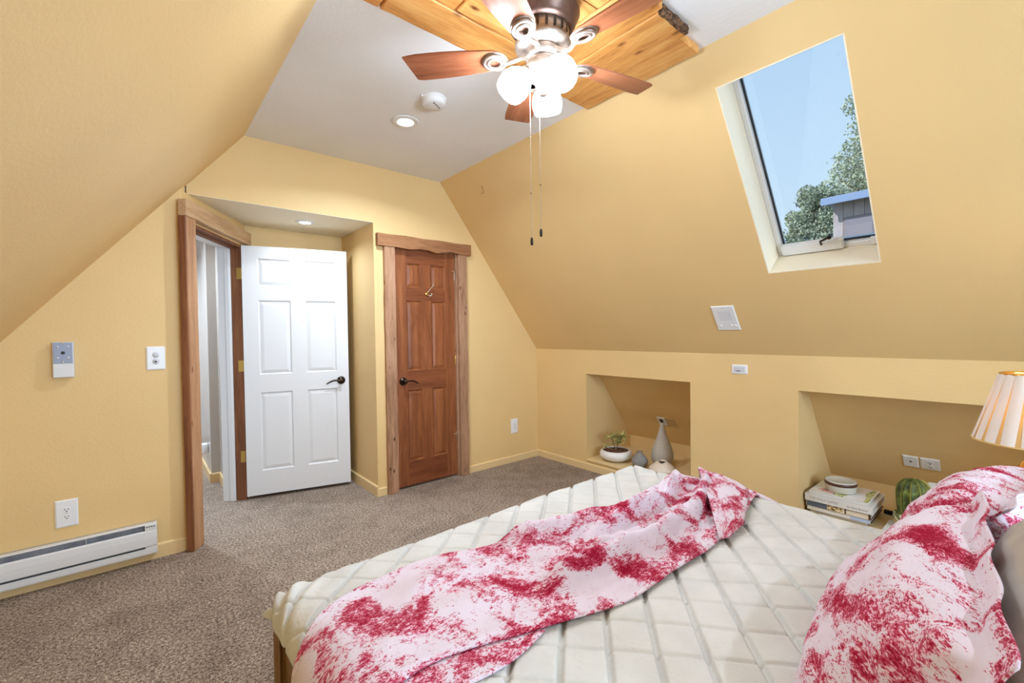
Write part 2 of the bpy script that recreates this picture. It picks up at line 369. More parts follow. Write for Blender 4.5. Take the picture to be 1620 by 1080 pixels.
# hallway behind the doorway
bm = NB(); box(bm, .49, .60, 4.80, 7.0, 0, 2.5); box(bm, .56, .66, AB+.1, 4.80, 0, 2.5)
struct(obj('wall_hall_right', bm, M_hall))
bm = NB(); box(bm, -1.2, -1.1, D2+.1, 7.1, 0, 2.5); box(bm, -1.2, .6, 7.0, 7.1, 0, 2.5); box(bm, -1.2, XLE+.0, D2+.02, D2+.12, 0, 2.5)
struct(obj('wall_hall_left', bm, M_hall))
bm = NB(); box(bm, -1.2, .66, D2+.1, 7.1, 2.36, 2.46); struct(obj('ceiling_hall', bm, M_ceil))
bm = NB(); box(bm, XLE, .233, D2+.10, D2+.12, 0, 2.5); struct(obj('wall_hall_near', bm, M_hall))

# baseboards
def baseboard(name, pts, h=.052, th=.013):
    """pts: list of (x0,y0,x1,y1, nx,ny) runs, face normal pointing into the room"""
    bm = NB()
    for x0, y0, x1, y1, nx, ny in pts:
        prof = [(0, 0), (th, 0), (th, h-.008), (th*.55, h-.001), (0, h)]
        A = [bm.verts.new((x0+nx*p, y0+ny*p, z)) for p, z in prof]; B = [bm.verts.new((x1+nx*p, y1+ny*p, z)) for p, z in prof]
        n = len(prof); bm.faces.new(A); bm.faces.new(B[::-1])
        for k in range(n): bm.faces.new((A[k], A[(k+1) % n], B[(k+1) % n], B[k]))
    return struct(obj(name, fixn(bm), M_trimY))
BH = .085
baseboard('baseboard_far', [(2.352, D, XR, D, 0, -1), (AR-.0122, D, 1.545, D, 0, -1)], .066)
baseboard('baseboard_far_left', [(XLE, D2, .246, D2, 0, -1)], .085)
baseboard('baseboard_right', [(XR, YN, XR, D, -1, 0)], .066)
baseboard('baseboard_alcove', [(AR, D-.0122, AR, AB, -1, 0), (.70, AB, AR, AB, 0, -1)], .085)
baseboard('baseboard_left', [(XLE, YN, XLE, D2, 1, 0)], .085)
baseboard('baseboard_hall', [(.49, 4.7875, .49, 7, -1, 0), (.4778, 4.80, .559, 4.80, 0, -1), (.56, AB+.1, .56, 4.786, -1, 0)], .085)

# ------------------------------------------------------------------ skylight
sk = bpy.data.objects.new('window_1', None); C.objects.link(sk); struct(sk); sk.matrix_world = Mslope
t0, t1, y0, y1 = SK
bm = NB(); e = .006
box(bm, t0, t0+e, y0, y1, 0, DEP); box(bm, t1-e, t1, y0, y1, 0, DEP); box(bm, t0, t1, y0, y0+e, 0, DEP); box(bm, t0, t1, y1-e, y1, 0, DEP)
obj('reveal_lining', bm, M_reveal, sk)
fw = .028
bm = NB()
for q_ in ((t0+e, t0+e+fw, y0+e, y1-e), (t1-e-fw, t1-e, y0+e, y1-e), (t0+e+fw, t1-e-fw, y0+e, y0+e+fw), (t0+e+fw, t1-e-fw, y1-e-fw, y1-e)):
    box(bm, q_[0], q_[1], q_[2], q_[3], DEP-.045, DEP+.03)
bmesh.ops.bevel(bm, geom=bm.edges[:], offset=.003, segments=1, affect='EDGES')
obj('window_frame', bm, M_white, sk)
bm = NB(); g0, g1, h0, h1 = t0+e+fw, t1-e-fw, y0+e+fw, y1-e-fw; k = .007
for q_ in ((g0, g0+k, h0, h1), (g1-k, g1, h0, h1), (g0, g1, h0, h0+k), (g0, g1, h1-k, h1)): box(bm, q_[0], q_[1], q_[2], q_[3], DEP-.018, DEP-.004)
obj('gasket', bm, M_slot, sk)
qg = bpy.data.materials.new('clear_glass'); qg.use_nodes = True; t_ = qg.node_tree; t_.nodes.clear()
tr = t_.nodes.new('ShaderNodeBsdfTransparent'); gl = t_.nodes.new('ShaderNodeBsdfGlossy'); mx = t_.nodes.new('ShaderNodeMixShader'); fr = t_.nodes.new('ShaderNodeFresnel'); ou = t_.nodes.new('ShaderNodeOutputMaterial')
gl.inputs['Roughness'].default_value = .02; fr.inputs[0].default_value = 1.45; tr.inputs[0].default_value = (.93, .96, .97, 1)
t_.links.new(fr.outputs[0], mx.inputs[0]); t_.links.new(tr.outputs[0], mx.inputs[1]); t_.links.new(gl.outputs[0], mx.inputs[2]); t_.links.new(mx.outputs[0], ou.inputs[0])
bm = NB(); box(bm, g0, g1, h0, h1, DEP-.012, DEP-.008); obj('pane', bm, qg, sk)
bm = NB(); box(bm, a0+.05, a1-.05, YN-.052, YN-.048, z0+.05, z1-.05); obj('pane', bm, qg, w2)
# crank operator on the bottom frame
bm = NB(); prism(bm, [(t1-.075, .70, DEP-.075), (t1-.012, .70, DEP-.07), (t1-.012, .70, DEP-.045), (t1-.085, .70, DEP-.045)], (0, .31, 0)); fixn(bm)
bmesh.ops.bevel(bm, geom=bm.edges[:], offset=.006, segments=2, affect='EDGES'); op = obj('crank_operator', bm, M_white, sk)
bm = tube(catmull([(t1-.06, .80, DEP-.075), (t1-.09, .795, DEP-.095), (t1-.105, .77, DEP-.105), (t1-.12, .745, DEP-.11)], 6), .006); lathe([(0, -.012), (.011, -.012), (.011, .012), (0, .012)], 12, bm, Matrix.Translation((t1-.12, .745, DEP-.11)))
obj('crank_handle', bm, M_bronze, op)
bm = bbox(t1-.055, t1-.012, .55, .585, DEP-.062, DEP-.045, .003); obj('frame_latch', bm, M_white, sk)

# ------------------------------------------------------------------ diagonal doorway casing and jambs
dw = bpy.data.objects.new('door_1', None); C.objects.link(dw); struct(dw); dw.matrix_world = Mdiag
def rough_edges(bm, cuts, amp, axis_amp=(0, 1, 0), seed=1):
    bmesh.ops.subdivide_edges(bm, edges=bm.edges[:], cuts=cuts, use_grid_fill=True)
    r = random.Random(seed); ph = [r.uniform(0, 6) for _ in range(6)]
    for v in bm.verts:
        s_ = math.sin(v.co.z*17+ph[0])+.6*math.sin(v.co.z*41+ph[1])+.5*math.sin(v.co.x*23+ph[2])
        v.co += Vector(axis_amp)*amp*s_
    return bm
def board(x0, x1, y0, y1, z0, z1, amp=.002, ax=(1, .3, 0), seed=1, n=10):
    bm = NB(); box(bm, x0, x1, y0, y1, z0, z1); long = max(x1-x0, z1-z0)
    e_ = [e for e in bm.edges if abs((e.verts[0].co-e.verts[1].co).length-long) < 1e-4]
    bmesh.ops.bevel(bm, geom=bm.edges[:], offset=.004, segments=1, affect='EDGES')
    e_ = [e for e in bm.edges if (e.verts[0].co-e.verts[1].co).length > long*.8]
    bmesh.ops.subdivide_edges(bm, edges=e_, cuts=n*3, use_grid_fill=True)
    r = random.Random(seed); ph = [r.uniform(0, 6) for _ in range(4)]
    for v in bm.verts:
        L = v.co.z if z1-z0 > x1-x0 else v.co.x
        side = 1 if ((v.co.x > (x0+x1)/2) if z1-z0 > x1-x0 else (v.co.z > (z0+z1)/2)) else -1
        v.co += Vector(ax)*amp*(math.sin(L*11+ph[0]+side)+.6*math.sin(L*27+ph[1]*side)+.4*math.sin(L*61+ph[2]))
    return bm
obj('casing_upright', board(-.045, .062, 0, .046, 0, 2.045, .0010, seed=3), M_lightz, dw)
obj('casing_side_strip', board(-.0535, -.0445, 0, .043, 0, 2.045, .0005, seed=5), M_jamb, dw)  # thin dark board covering the outer side of the casing
obj('casing_header', board(-.05, .90, 0, .05, 2.045, 2.145, .0015, (0, .2, 1), seed=4), M_lightw, dw)
bm = NB(); box(bm, .820, .845, -.075, 0.0, 0, 2.035); obj('hinge_jamb', bm, M_jamb, dw)
bm = NB(); box(bm, .035, .06, -.13, 0.0, 0, 2.035); obj('latch_jamb', bm, M_jamb, dw)
bm = NB(); box(bm, .06, .82, -.075, 0.0, 2.015, 2.035); box(bm, .06, .82, -.075, -.045, 2.003, 2.015); obj('head_jamb', bm, M_jamb, dw)
bm = NB(); box(bm, .812, .845, -.17, -.078, 0, 2.035); box(bm, .806, .812, -.12, -.085, 0, 2.0); box(bm, .06, .83, -.17, -.078, 2.012, 2.035); bmesh.ops.bevel(bm, geom=bm.edges[:], offset=.003, segments=1, affect='EDGES'); obj('hall_casing', bm, M_white, dw)
for zz in (1.81, 1.075, .35):
    bm = bbox(.8165, .8205, -.036, -.002, zz-.045, zz+.045, .001); hg = obj('hinge', bm, M_brass, dw)
    obj('hinge_pin', tube([(.822, .012, zz-.045), (.822, .012, zz+.045)], .005, 8), M_brass, hg)

# six panel doors ---------------------------------------------------
def six_panel(w_, h_, xs, zs, mat, matx, parent, th=.035, panel_label=None):
    """front face at y=-th/2 (local); xs: two (x0,x1); zs: three (z0,z1)"""
    f = -th/2; rec = .010; bm = NB()
    box(bm, 0, w_, f+rec, th/2, 0, h_)
    xc = [0] + [v for p in xs for v in p] + [w_]; zc = [0] + [v for p in zs for v in p] + [h_]
    bx = NB()
    for i in range(len(xc)-1):
        for j in range(len(zc)-1):
            if i % 2 == 1 and j % 2 == 1: continue
            tgt = bx if (j % 2 == 0 and 0 < i < len(xc)-2) else bm
            box(tgt, xc[i], xc[i+1], f, f+rec, zc[j], zc[j+1])
    for (x0, x1) in xs:
        for (q0, q1) in zs:   # sloped sticking round each panel
            o_ = [(x0, q0), (x1, q0), (x1, q1), (x0, q1)]; s_ = .011
            i_ = [(x0+s_, q0+s_), (x1-s_, q0+s_), (x1-s_, q1-s_), (x0+s_, q1-s_)]
            for k in range(4):
                a, b = o_[k], o_[(k+1) % 4]; c, d = i_[(k+1) % 4], i_[k]
                vs = [bm.verts.new((a[0], f, a[1])), bm.verts.new((b[0], f, b[1])), bm.verts.new((c[0], f+rec-.0005, c[1])), bm.verts.new((d[0], f+rec-.0005, d[1]))]
                bm.faces.new(vs)
    slab = obj('slab', fixn(bm), mat, parent); obj('rails', fixn(bx), matx, parent)
    for (x0, x1) in xs:
        for (q0, q1) in zs:
            bm = NB(); s1, s2 = .014, .036
            A = [(x0+s1, q0+s1), (x1-s1, q0+s1), (x1-s1, q1-s1), (x0+s1, q1-s1)]; B = [(x0+s2, q0+s2), (x1-s2, q0+s2), (x1-s2, q1-s2), (x0+s2, q1-s2)]
            va = [bm.verts.new((x, f+rec+.001, z)) for x, z in A]; vm = [bm.verts.new((x, f+rec-.002, z)) for x, z in A]; vb = [bm.verts.new((x, f+.002, z)) for x, z in B]
            bm.faces.new(vb); bm.faces.new(va[::-1])
            for k in range(4):
                bm.faces.new((vm[k], vm[(k+1) % 4], vb[(k+1) % 4], vb[k])); bm.faces.new((va[k], va[(k+1) % 4], vm[(k+1) % 4], vm[k]))
            obj('panel', fixn(bm), mat, parent)
def lever(parent, x, z, y, sgn, mat=M_bronze):
    Mr = Matrix.Translation((x, y, z)) @ Matrix.Rotation(PI/2, 4, 'X')
    bm = lathe([(0, .0), (.032, 0), (.034, .004), (.030, .010), (.015, .014), (.012, .03), (.012, .046), (.016, .05), (.016, .058), (0, .062)], 28, None, Mr)
    h = obj('door_handle', bm, mat, parent, True); h['label'] = 'dark bronze lever handle on round rose'
    pts = catmull([(x, y-.052, z), (x+sgn*.03, y-.055, z+.004), (x+sgn*.065, y-.055, z+.003), (x+sgn*.10, y-.05, z-.012), (x+sgn*.118, y-.045, z-.024)], 6)
    n = len(pts); bm = tube(pts, [.009-.004*i/n for i in range(n)], 10); obj('lever', bm, mat, h, True)
# white door: swung open
h_ = Vector((.656, 4.106, .026)); q_ = Vector((1.405, 3.913, .026)); dd = (q_-h_).normalized(); nn = Vector((dd.y, -dd.x, 0))
Mw = Matrix((dd, -nn, Vector((0, 0, 1)))).transposed().to_4x4(); Mw.translation = h_
wd = thing('open_door', 'white six panel door standing open in the alcove', 'door', mat=Mw)
WW = .785
six_panel(WW, 2.008, [(.108, .345), (.452, .690)], [(.195, .83), (.975, 1.575), (1.69, 1.91)], M_white, M_white, wd)
lever(wd, .722, .895, -.0175, -1)
# knob screw dot and hinges leaf on edge
for zz in (1.785, 1.05, .325): obj('hinge_leaf', bbox(-.003, .001, -.015, .015, zz-.045, zz+.045, .0005), M_brass, wd)

# closet door + rustic frame
cf = bpy.data.objects.new('door_2', None); C.objects.link(cf); struct(cf)
obj('casing_upright', board(1.548, 1.642, D-.035, D+.002, 0, 2.03, .0014, seed=7), M_rustic, cf)
obj('casing_upright', board(2.258, 2.350, D-.035, D+.002, 0, 2.03, .002, seed=12), M_rustic, cf)
# header with a wavy live edge underneath
bm = NB(); n = 48; xs_ = [1.489+(2.392-1.489)*i/n for i in range(n+1)]
def wav(x):
    u_ = (x-1.489)/.903
    return 2.027 + .007*math.exp(-((u_-.42)/.05)**2) - .012*math.exp(-((u_-.60)/.05)**2)*1.0 + .012*math.exp(-((u_-.76)/.07)**2) + .005*math.exp(-((u_-.5)/.03)**2) - .006*math.exp(-((u_-.3)/.08)**2)
fr_ = [[bm.verts.new((x, y, z)) for x in xs_ for z in (wav(x), 2.125+.002*math.sin(x*19))] for y in (D-.045, D)]
for i in range(n):
    a = fr_[0]; b = fr_[1]; k = 2*i
    bm.faces.new((a[k], a[k+2], a[k+3], a[k+1])); bm.faces.new((b[k], b[k+1], b[k+3], b[k+2])); bm.faces.new((a[k], b[k], b[k+2], a[k+2])); bm.faces.new((a[k+1], a[k+3], b[k+3], b[k+1]))
bm.faces.new((fr_[0][0], fr_[0][1], fr_[1][1], fr_[1][0])); bm.faces.new((fr_[0][-2], fr_[1][-2], fr_[1][-1], fr_[0][-1]))
obj('casing_header', fixn(bm), M_rusticx, cf)
bm = NB(); box(bm, 1.640, 1.652, D, D+.06, 0, 2.04); box(bm, 2.242, 2.258, D-.005, D+.06, 0, 2.04); box(bm, 1.64, 2.258, D, D+.06, 2.032, 2.045); box(bm, 1.64, 2.258, D+.055, D+.065, 0, 2.04)
obj('jamb', bm, M_rustic, cf)
cd = thing('closet_door', 'stained cedar six panel closet door shut in a rustic timber frame', 'door', (1.653, D+.035, .018))
six_panel(.588, 2.012, [(.106, .250), (.345, .488)], [(.205, .815), (.98, 1.58), (1.69, 1.895)], M_cedar, M_cedarx, cd)
lever(cd, .062, .895, -.0175, 1)
for zz in (1.82, 1.05, .345):
    h2 = obj('hinge', bbox(.583, .600, -.024, -.017, zz-.045, zz+.045, .001), M_silver if zz != 1.05 else M_brass, cd)
    obj('hinge_pin', tube([(.594, -.028, zz-.047), (.594, -.028, zz+.047)], .0055, 8), M_silver, h2, True)
for zz in (1.835, .36):
    bm = tube(catmull([(.594, -.03, zz+.02), (.580, -.045, zz+.02), (.555, -.052, zz+.018), (.540, -.052, zz+.018)], 5), .005, 8)
    obj('hinge_door_stop', bm, M_silver, cd, True)
hk = thing('coat_hook', 'small polished metal hook on the upper rail of the closet door', 'hook', (1.653+.300, D+.0175, 1.66))
obj('hook_plate', lathe([(0, 0), (.016, 0), (.017, .004), (.012, .008), (0, .010)], 20, None, Matrix.Rotation(PI/2, 4, 'X')), M_gold, hk, True)
bm = tube(catmull([(0, -.008, -.006), (.012, -.02, -.016), (.028, -.03, -.014), (.032, -.032, -.002)], 6), .004); tube(catmull([(0, -.008, .006), (.02, -.02, .035), (.045, -.035, .068)], 6), .0032, 8, bm)
obj('hook_arm', bm, M_silver, hk, True)
bm = lathe([(0, -.008), (.008, -.004), (.008, .004), (0, .008)], 12, None, Matrix.Translation((.032, -.032, .001))); obj('hook_tip', bm, M_silver, hk, True)
obj('hook_tip', lathe([(0, -.009), (.009, -.004), (.009, .004), (0, .009)], 12, None, Matrix.Translation((.047, -.036, .072))), M_silver, hk, True)

# ------------------------------------------------------------------ outlets and plates
def plate_thing(name, label, cat, M_, w_, h_, mat=M_plate, kind='duplex', group=None):
    """local x right, z up, y- is toward the viewer"""
    t = thing(name, label, cat, mat=M_, group=group)
    bm = NB(); a, b, dth = w_/2, h_/2, .007
    f = [(-a, -b), (a, -b), (a, b), (-a, b)]; g = [(-a+.006, -b+.006), (a-.006, -b+.006), (a-.006, b-.006), (-a+.006, b-.006)]
    v0 = [bm.verts.new((x, 0, z)) for x, z in f]; v1 = [bm.verts.new((x, -dth*.5, z)) for x, z in f]; v2 = [bm.verts.new((x, -dth, z)) for x, z in g]
    for k in range(4):
        j = (k+1) % 4; bm.faces.new((v0[k], v0[j], v1[j], v1[k])); bm.faces.new((v1[k], v1[j], v2[j], v2[k]))
    bm.faces.new(v2); bm.faces.new(v0[::-1]); obj('cover_plate', fixn(bm), mat, t)
    F_ = -dth
    if kind in ('duplex', 'duplexh'):
        for s_ in (1, -1):
            off = s_*.0195
            c = Matrix.Translation((0, F_, off)) if kind == 'duplex' else Matrix.Translation((off, F_, 0)) @ Matrix.Rotation(PI/2, 4, 'Y')
            bm = NB(); pts = [(.0165*math.cos(u), -.0001, max(-.0125, min(.0125, .0165*math.sin(u)))) for u in [2*PI*i/24 for i in range(24)]]
            prism(bm, pts, (0, -.002, 0), c); rc = obj('receptacle', fixn(bm), mat, t)
            bm = NB(); box(bm, -.008, -.0055, -.0028, -.0015, -.001, .008, c); box(bm, .0055, .008, -.0028, -.0015, -.001, .008, c)
            prism(bm, [(.003*math.cos(u), -.0015, -.007+.003*math.sin(u)) for u in [2*PI*i/10 for i in range(10)]], (0, -.0013, 0), c)
            obj('slots', fixn(bm), M_slot, rc)
        obj('screw', lathe([(0, .0015), (.003, .001), (.003, 0)], 10, None, Matrix.Translation((0, F_, 0)) @ Matrix.Rotation(PI/2, 4, 'X')), M_silver, t)
    elif kind == 'jack':
        obj('jack_port', bbox(-.007, .007, F_-.002, F_, -.009, .005, .0008, 1), M_slot, t)
        for s_ in (1, -1): obj('screw', lathe([(0, .0015), (.003, .001), (.003, 0)], 10, None, Matrix.Translation((0, F_, s_*h_*.36)) @ Matrix.Rotation(PI/2, 4, 'X')), M_silver, t)
    elif kind == 'switches':
        for x in (-.045, .028, .052): obj('button', lathe([(0, .005), (.007, .004), (.008, 0)], 12, None, Matrix.Translation((x, F_, -h_*.30)) @ Matrix.Rotation(PI/2, 4, 'X')), M_plate, t)
        bm = NB(); 
        for i in range(9): box(bm, -.04, .045, F_-.0012, F_, -.012+i*.0085, -.0085+i*.0085)
        obj('speaker_grille', bm, M_plateg, t)
        obj('screw', lathe([(0, .0015), (.003, .001), (.003, 0)], 10, None, Matrix.Translation((0, F_, h_*.42)) @ Matrix.Rotation(PI/2, 4, 'X')), M_silver, t)
    elif kind == 'rocker':
        obj('insert', bbox(-.036, .036, F_-.003, F_, -.018, .018, .002), M_plateg, t); obj('lever_slot', bbox(-.02, .008, F_-.004, F_-.002, -.013, -.009, .0003, 1), M_slot, t)
    elif kind == 'black':
        bm = NB()
        for s_ in (1, -1): prism(bm, [(.020*math.cos(u), 0, s_*.016+.017*math.sin(u)) for u in [2*PI*i/20 for i in range(20)]], (0, -.004, 0), Matrix.Translation((0, F_, 0)))
        obj('receptacle', fixn(bm), M_black, t)
    elif kind == 'tv':
        obj('port_ring', lathe([(0, .003), (.005, .003), (.006, 0)], 14, None, Matrix.Translation((0, F_, .004)) @ Matrix.Rotation(PI/2, 4, 'X')), M_slot, t)
        obj('screw', lathe([(0, .0015), (.003, .001), (.003, 0)], 10, None, Matrix.Translation((0, F_, .04)) @ Matrix.Rotation(PI/2, 4, 'X')), M_silver, t)
    elif kind == 'round':
        for s_ in (1, -1):
            obj('receptacle', lathe([(0, .003), (.015, .003), (.017, 0)], 22, None, Matrix.Translation((0, F_, s_*.019)) @ Matrix.Rotation(PI/2, 4, 'X')), M_plateg, t, True)
        obj('slots', bbox(-.006, .004, F_-.005, F_-.002, -.024, -.016, .0005, 1), M_slot, t)
    return t
far = lambda x, z, y: Matrix.Translation((x, y, z))
plate_thing('wall_outlet', 'white duplex outlet low on the left wall just above the baseboard heater', 'outlet', far(-.308, .369, D2), .089, .146)
plate_thing('wall_outlet', 'white outlet at shoulder height beside the timber door casing', 'outlet', far(.087, 1.189, D2), .088, .138, kind='round')
plate_thing('wall_outlet', 'white outlet low on the wall between the closet door and the room corner', 'outlet', far(2.925, .363, D), .086, .142)
Mk = Matrix(((0, 0-1, 0), (-1, 0, 0), (0, 0, 1)))   # helper for walls facing -x
def facing_minus_x(x, y, z):   # local x -> -y, local -y -> -x , z up
    m_ = Matrix(((0, 1, 0), (-1, 0, 0), (0, 0, 1))).to_4x4(); m_.translation = (x, y, z); return m_
plate_thing('wall_plate', 'small white horizontal plate on the knee wall above the gap between the niches', 'plate', facing_minus_x(XR, 1.369, 1.031), .108, .066, kind='rocker')
def on_slope(y, t, ):        # local x -> -y, local z -> up the slope, local -y -> inward
    m_ = Matrix((Vector((0, -1, 0)), nO, -td)).transposed().to_4x4(); p = Vector((CR, y, HC))+td*t; m_.translation = p; return m_
tt = lambda x: (x-CR)/td.x
plate_thing('intercom_plate', 'large white intercom panel on the slope below the skylight', 'panel', on_slope(1.378, tt(3.060)), .150, .202, kind='switches')
plate_thing('niche_outlet', 'outlet with black sockets on the back of the far niche above the tall vase', 'outlet', on_slope(2.292, tt(3.765)), .085, .10, kind='black')
plate_thing('niche_plate', 'blank cream plate on the back of the far niche beside the black socket', 'plate', on_slope(2.200, tt(3.765)), .085, .10, mat=M_cream, kind='blank')
plate_thing('niche_plate', 'white jack plate with one dark port in the near niche, left of its neighbour', 'plate', on_slope(.531, tt(3.770)), .075, .10, kind='tv')
plate_thing('niche_outlet', 'white outlet on the back of the near niche, closest to the lamp', 'outlet', on_slope(.440, tt(3.770)), .092, .10, kind='duplex')
# telephone wall box
pj = thing('phone_jack', 'grey and white telephone wall box on the left wall', 'wall jack', (-.300, D2, 1.199))
obj('back_box', bbox(-.041, .041, -.03, 0, -.096, .095, .004), M_plateg, pj)
fp_ = obj('jack_plate', bbox(-.036, .036, -.033, -.030, -.018, .091, .001), plain('zinc_plate', (150, 156, 172), .4, .5), pj); fp_['label'] = 'bluish grey metal jack plate'
obj('jack_port', bbox(-.007, .007, -.035, -.032, .030, .044, .0006, 1), M_slot, fp_)
for (a, b) in ((-.02, .07), (.02, .07), (-.02, .01), (.02, .01)): obj('stud', lathe([(0, .004), (.005, .003), (.006, 0)], 12, None, Matrix.Translation((a, -.033, b)) @ Matrix.Rotation(PI/2, 4, 'X')), M_plateg, fp_, True)
for b in (.087, -.012): obj('screw', lathe([(0, .003), (.005, .002), (.005, 0)], 12, None, Matrix.Translation((.0, -.033, b)) @ Matrix.Rotation(PI/2, 4, 'X')), M_silver, fp_, True)
obj('lower_cover', bbox(-.040, .040, -.036, -.028, -.094, -.022, .004), M_heater, pj)
hp = thing('plug_adapter', 'small white plug adapter low on the hallway wall beyond the doorway', 'adapter', (.49, 5.0, .28))
bm = bbox(-.05, 0, -.035, .035, -.045, .045, .012, 3); obj('adapter_body', bm, M_plate, hp, True); obj('socket', bbox(-.056, -.05, -.02, .02, -.02, .03, .004), M_plateg, hp)

# ------------------------------------------------------------------ baseboard heater
hx0, hx1 = XLE+.01, .068
ht = thing('baseboard_heater', 'long white electric baseboard heater along the left wall', 'heater', (0, D2, 0))
bm = NB(); box(bm, hx0, hx1, -.018, 0, .050, .226); obj('back_panel', bm, M_heatg, ht)
bm = NB(); prism(bm, [(hx0, -.018, .226), (hx0, -.050, .226), (hx0, -.052, .222), (hx0, -.018, .219)], (hx1-hx0, 0, 0)); obj('top_lip', fixn(bm), M_heater, ht)
bm = NB(); prism(bm, [(hx0, -.058, .098), (hx0, -.062, .102), (hx0, -.062, .142), (hx0, -.060, .144), (hx0, -.062, .146), (hx0, -.058, .182), (hx0, -.050, .190), (hx0, -.048, .186), (hx0, -.054, .178), (hx0, -.056, .102)], (hx1-hx0, 0, 0)); obj('front_cover', fixn(bm), M_heater, ht)
bm = NB(); prism(bm, [(hx0, -.018, .052), (hx0, -.058, .052), (hx0, -.060, .060), (hx0, -.060, .086), (hx0, -.054, .088), (hx0, -.054, .060), (hx0, -.018, .058)], (hx1-hx0, 0, 0)); obj('bottom_rail', fixn(bm), M_heater, ht)
bm = NB(); box(bm, hx0, hx1-.055, -.050, -.02, .09, .17); obj('heating_element', bm, M_heatd, ht)
bm = NB(); box(bm, hx1-.055, hx1, -.056, -.018, .052, .222); bmesh.ops.bevel(bm, geom=bm.edges[:], offset=.002, segments=1, affect='EDGES'); ec = obj('end_cap', bm, M_heater, ht)
bm = NB(); [box(bm, hx1-.048+i*.011, hx1-.043+i*.011, -.0575, -.055, .208, .214) for i in range(4)]; obj('vent_slots', bm, M_slot, ec)
bm = NB(); box(bm, -.235, -.233, -.048, -.018, .186, .222); obj('divider', bm, M_heater, ht)

# ------------------------------------------------------------------ ceiling fittings
def can_light(name, label, x, y, z, r, M_e, tilt=0):
    t = thing(name, label, 'ceiling light', (x, y, z))
    obj('trim_ring', lathe([(r, 0), (r, -.004), (r-.006, -.007), (r*.62, -.009), (r*.56, -.006), (r*.52, -.001)], 40), M_white, t, True)
    obj('lens', lathe([(0, -.0055), (r*.40, -.005), (r*.52, -.001)], 32, None, Matrix.Translation((0, 0, -.004)) if not tilt else Matrix.Translation((0, 0, -.004))), M_e, t, True)
    return t
can_light('recessed_light', 'lit round recessed light in the main ceiling beside the smoke detector', 1.335, 2.60, HC, .084, M_can)
can_light('recessed_light', 'lit round recessed light in the alcove ceiling over the white door', 1.044, 3.756, HA, .072, M_can2)
can_light('recessed_light', 'lit ceiling light in the hallway beyond the doorway', .30, 4.75, 2.36, .10, M_can2)
sd = thing('smoke_detector', 'round white smoke detector on the ceiling near the fan', 'smoke detector', (1.335, 2.25, HC))
obj('base', lathe([(0, 0), (.073, 0), (.074, -.008), (.070, -.014), (0, -.014)], 40), M_white, sd, True)
obj('body', lathe([(.068, -.014), (.066, -.034), (.060, -.042), (.03, -.045), (0, -.045)], 40), M_white, sd, True)
obj('clip', bbox(-.082, -.068, -.008, .008, -.012, 0, .002), M_white, sd)
bm = NB(); [box(bm, .01+.017*i, .018+.017*i, -.02+.01*i, -.012+.01*i, -.0465, -.044) for i in (-2, -1, 0, 1)]; obj('vent_slots', bm, M_slot, sd)

# pine planks fixed on the ceiling
pk = thing('ceiling_plank_panel', 'patch of rough pine planks fastened to the ceiling around the fan', 'wood panel', (0, 0, HC))
def plank(x0, x1, y0, y1, mat, th=.036, seed=1, label=None):
    bm = NB(); box(bm, x0, x1, y0, y1, -th, 0); bmesh.ops.bevel(bm, geom=[e for e in bm.edges], offset=.004, segments=1, affect='EDGES')
    lx = x1-x0 > y1-y0; L = max(x1-x0, y1-y0)
    bmesh.ops.subdivide_edges(bm, edges=[e for e in bm.edges if (e.verts[0].co-e.verts[1].co).length > L*.8], cuts=16, use_grid_fill=True)
    r = random.Random(seed); p = [r.uniform(0, 6) for _ in range(3)]
    for v in bm.verts:
        s_ = v.co.x if lx else v.co.y; wv = .0022*(math.sin(s_*13+p[0])+.7*math.sin(s_*29+p[1]))
        if lx: v.co.y += wv
        else: v.co.x += wv
    o = obj('plank', bm, mat, pk); 
    if label: o['label'] = label
    return o
g = .003
plank(.60, .775, 1.545+g, 1.725, M_pinex, .036, 1); plank(.78, 1.47, 1.545+g, 1.725, M_pinex, .038, 2)
plank(.60, 1.02, 1.36, 1.54, M_pinex, .034, 3); plank(1.025, 1.47, 1.36, 1.54, M_pinex, .036, 4)
plank(.60, 1.47, 1.18, 1.355, M_pinex, .034, 5); plank(.60, 1.47, 1.0, 1.175, M_pinex, .035, 6)
plank(1.475, 1.67, 1.0, 1.725, M_piney, .036, 7); plank(1.675, 1.895, 1.025, 1.725, M_piney, .042, 8, 'pine plank with a dark bark end')
plank(1.90, 2.068, 1.05, 1.735, M_piney, .036, 9)
bk = NB(); box(bk, 1.68, 1.892, 1.012, 1.03, -.040, -.004); bmesh.ops.subdivide_edges(bk, edges=bk.edges[:], cuts=8, use_grid_fill=True)
for v in bk.verts: v.co += Vector((random.uniform(-.003, .003), random.uniform(-.006, .004), random.uniform(-.003, .003)))
obj('bark_edge', bk, M_bark, pk)['label'] = 'dark flaky bark end'

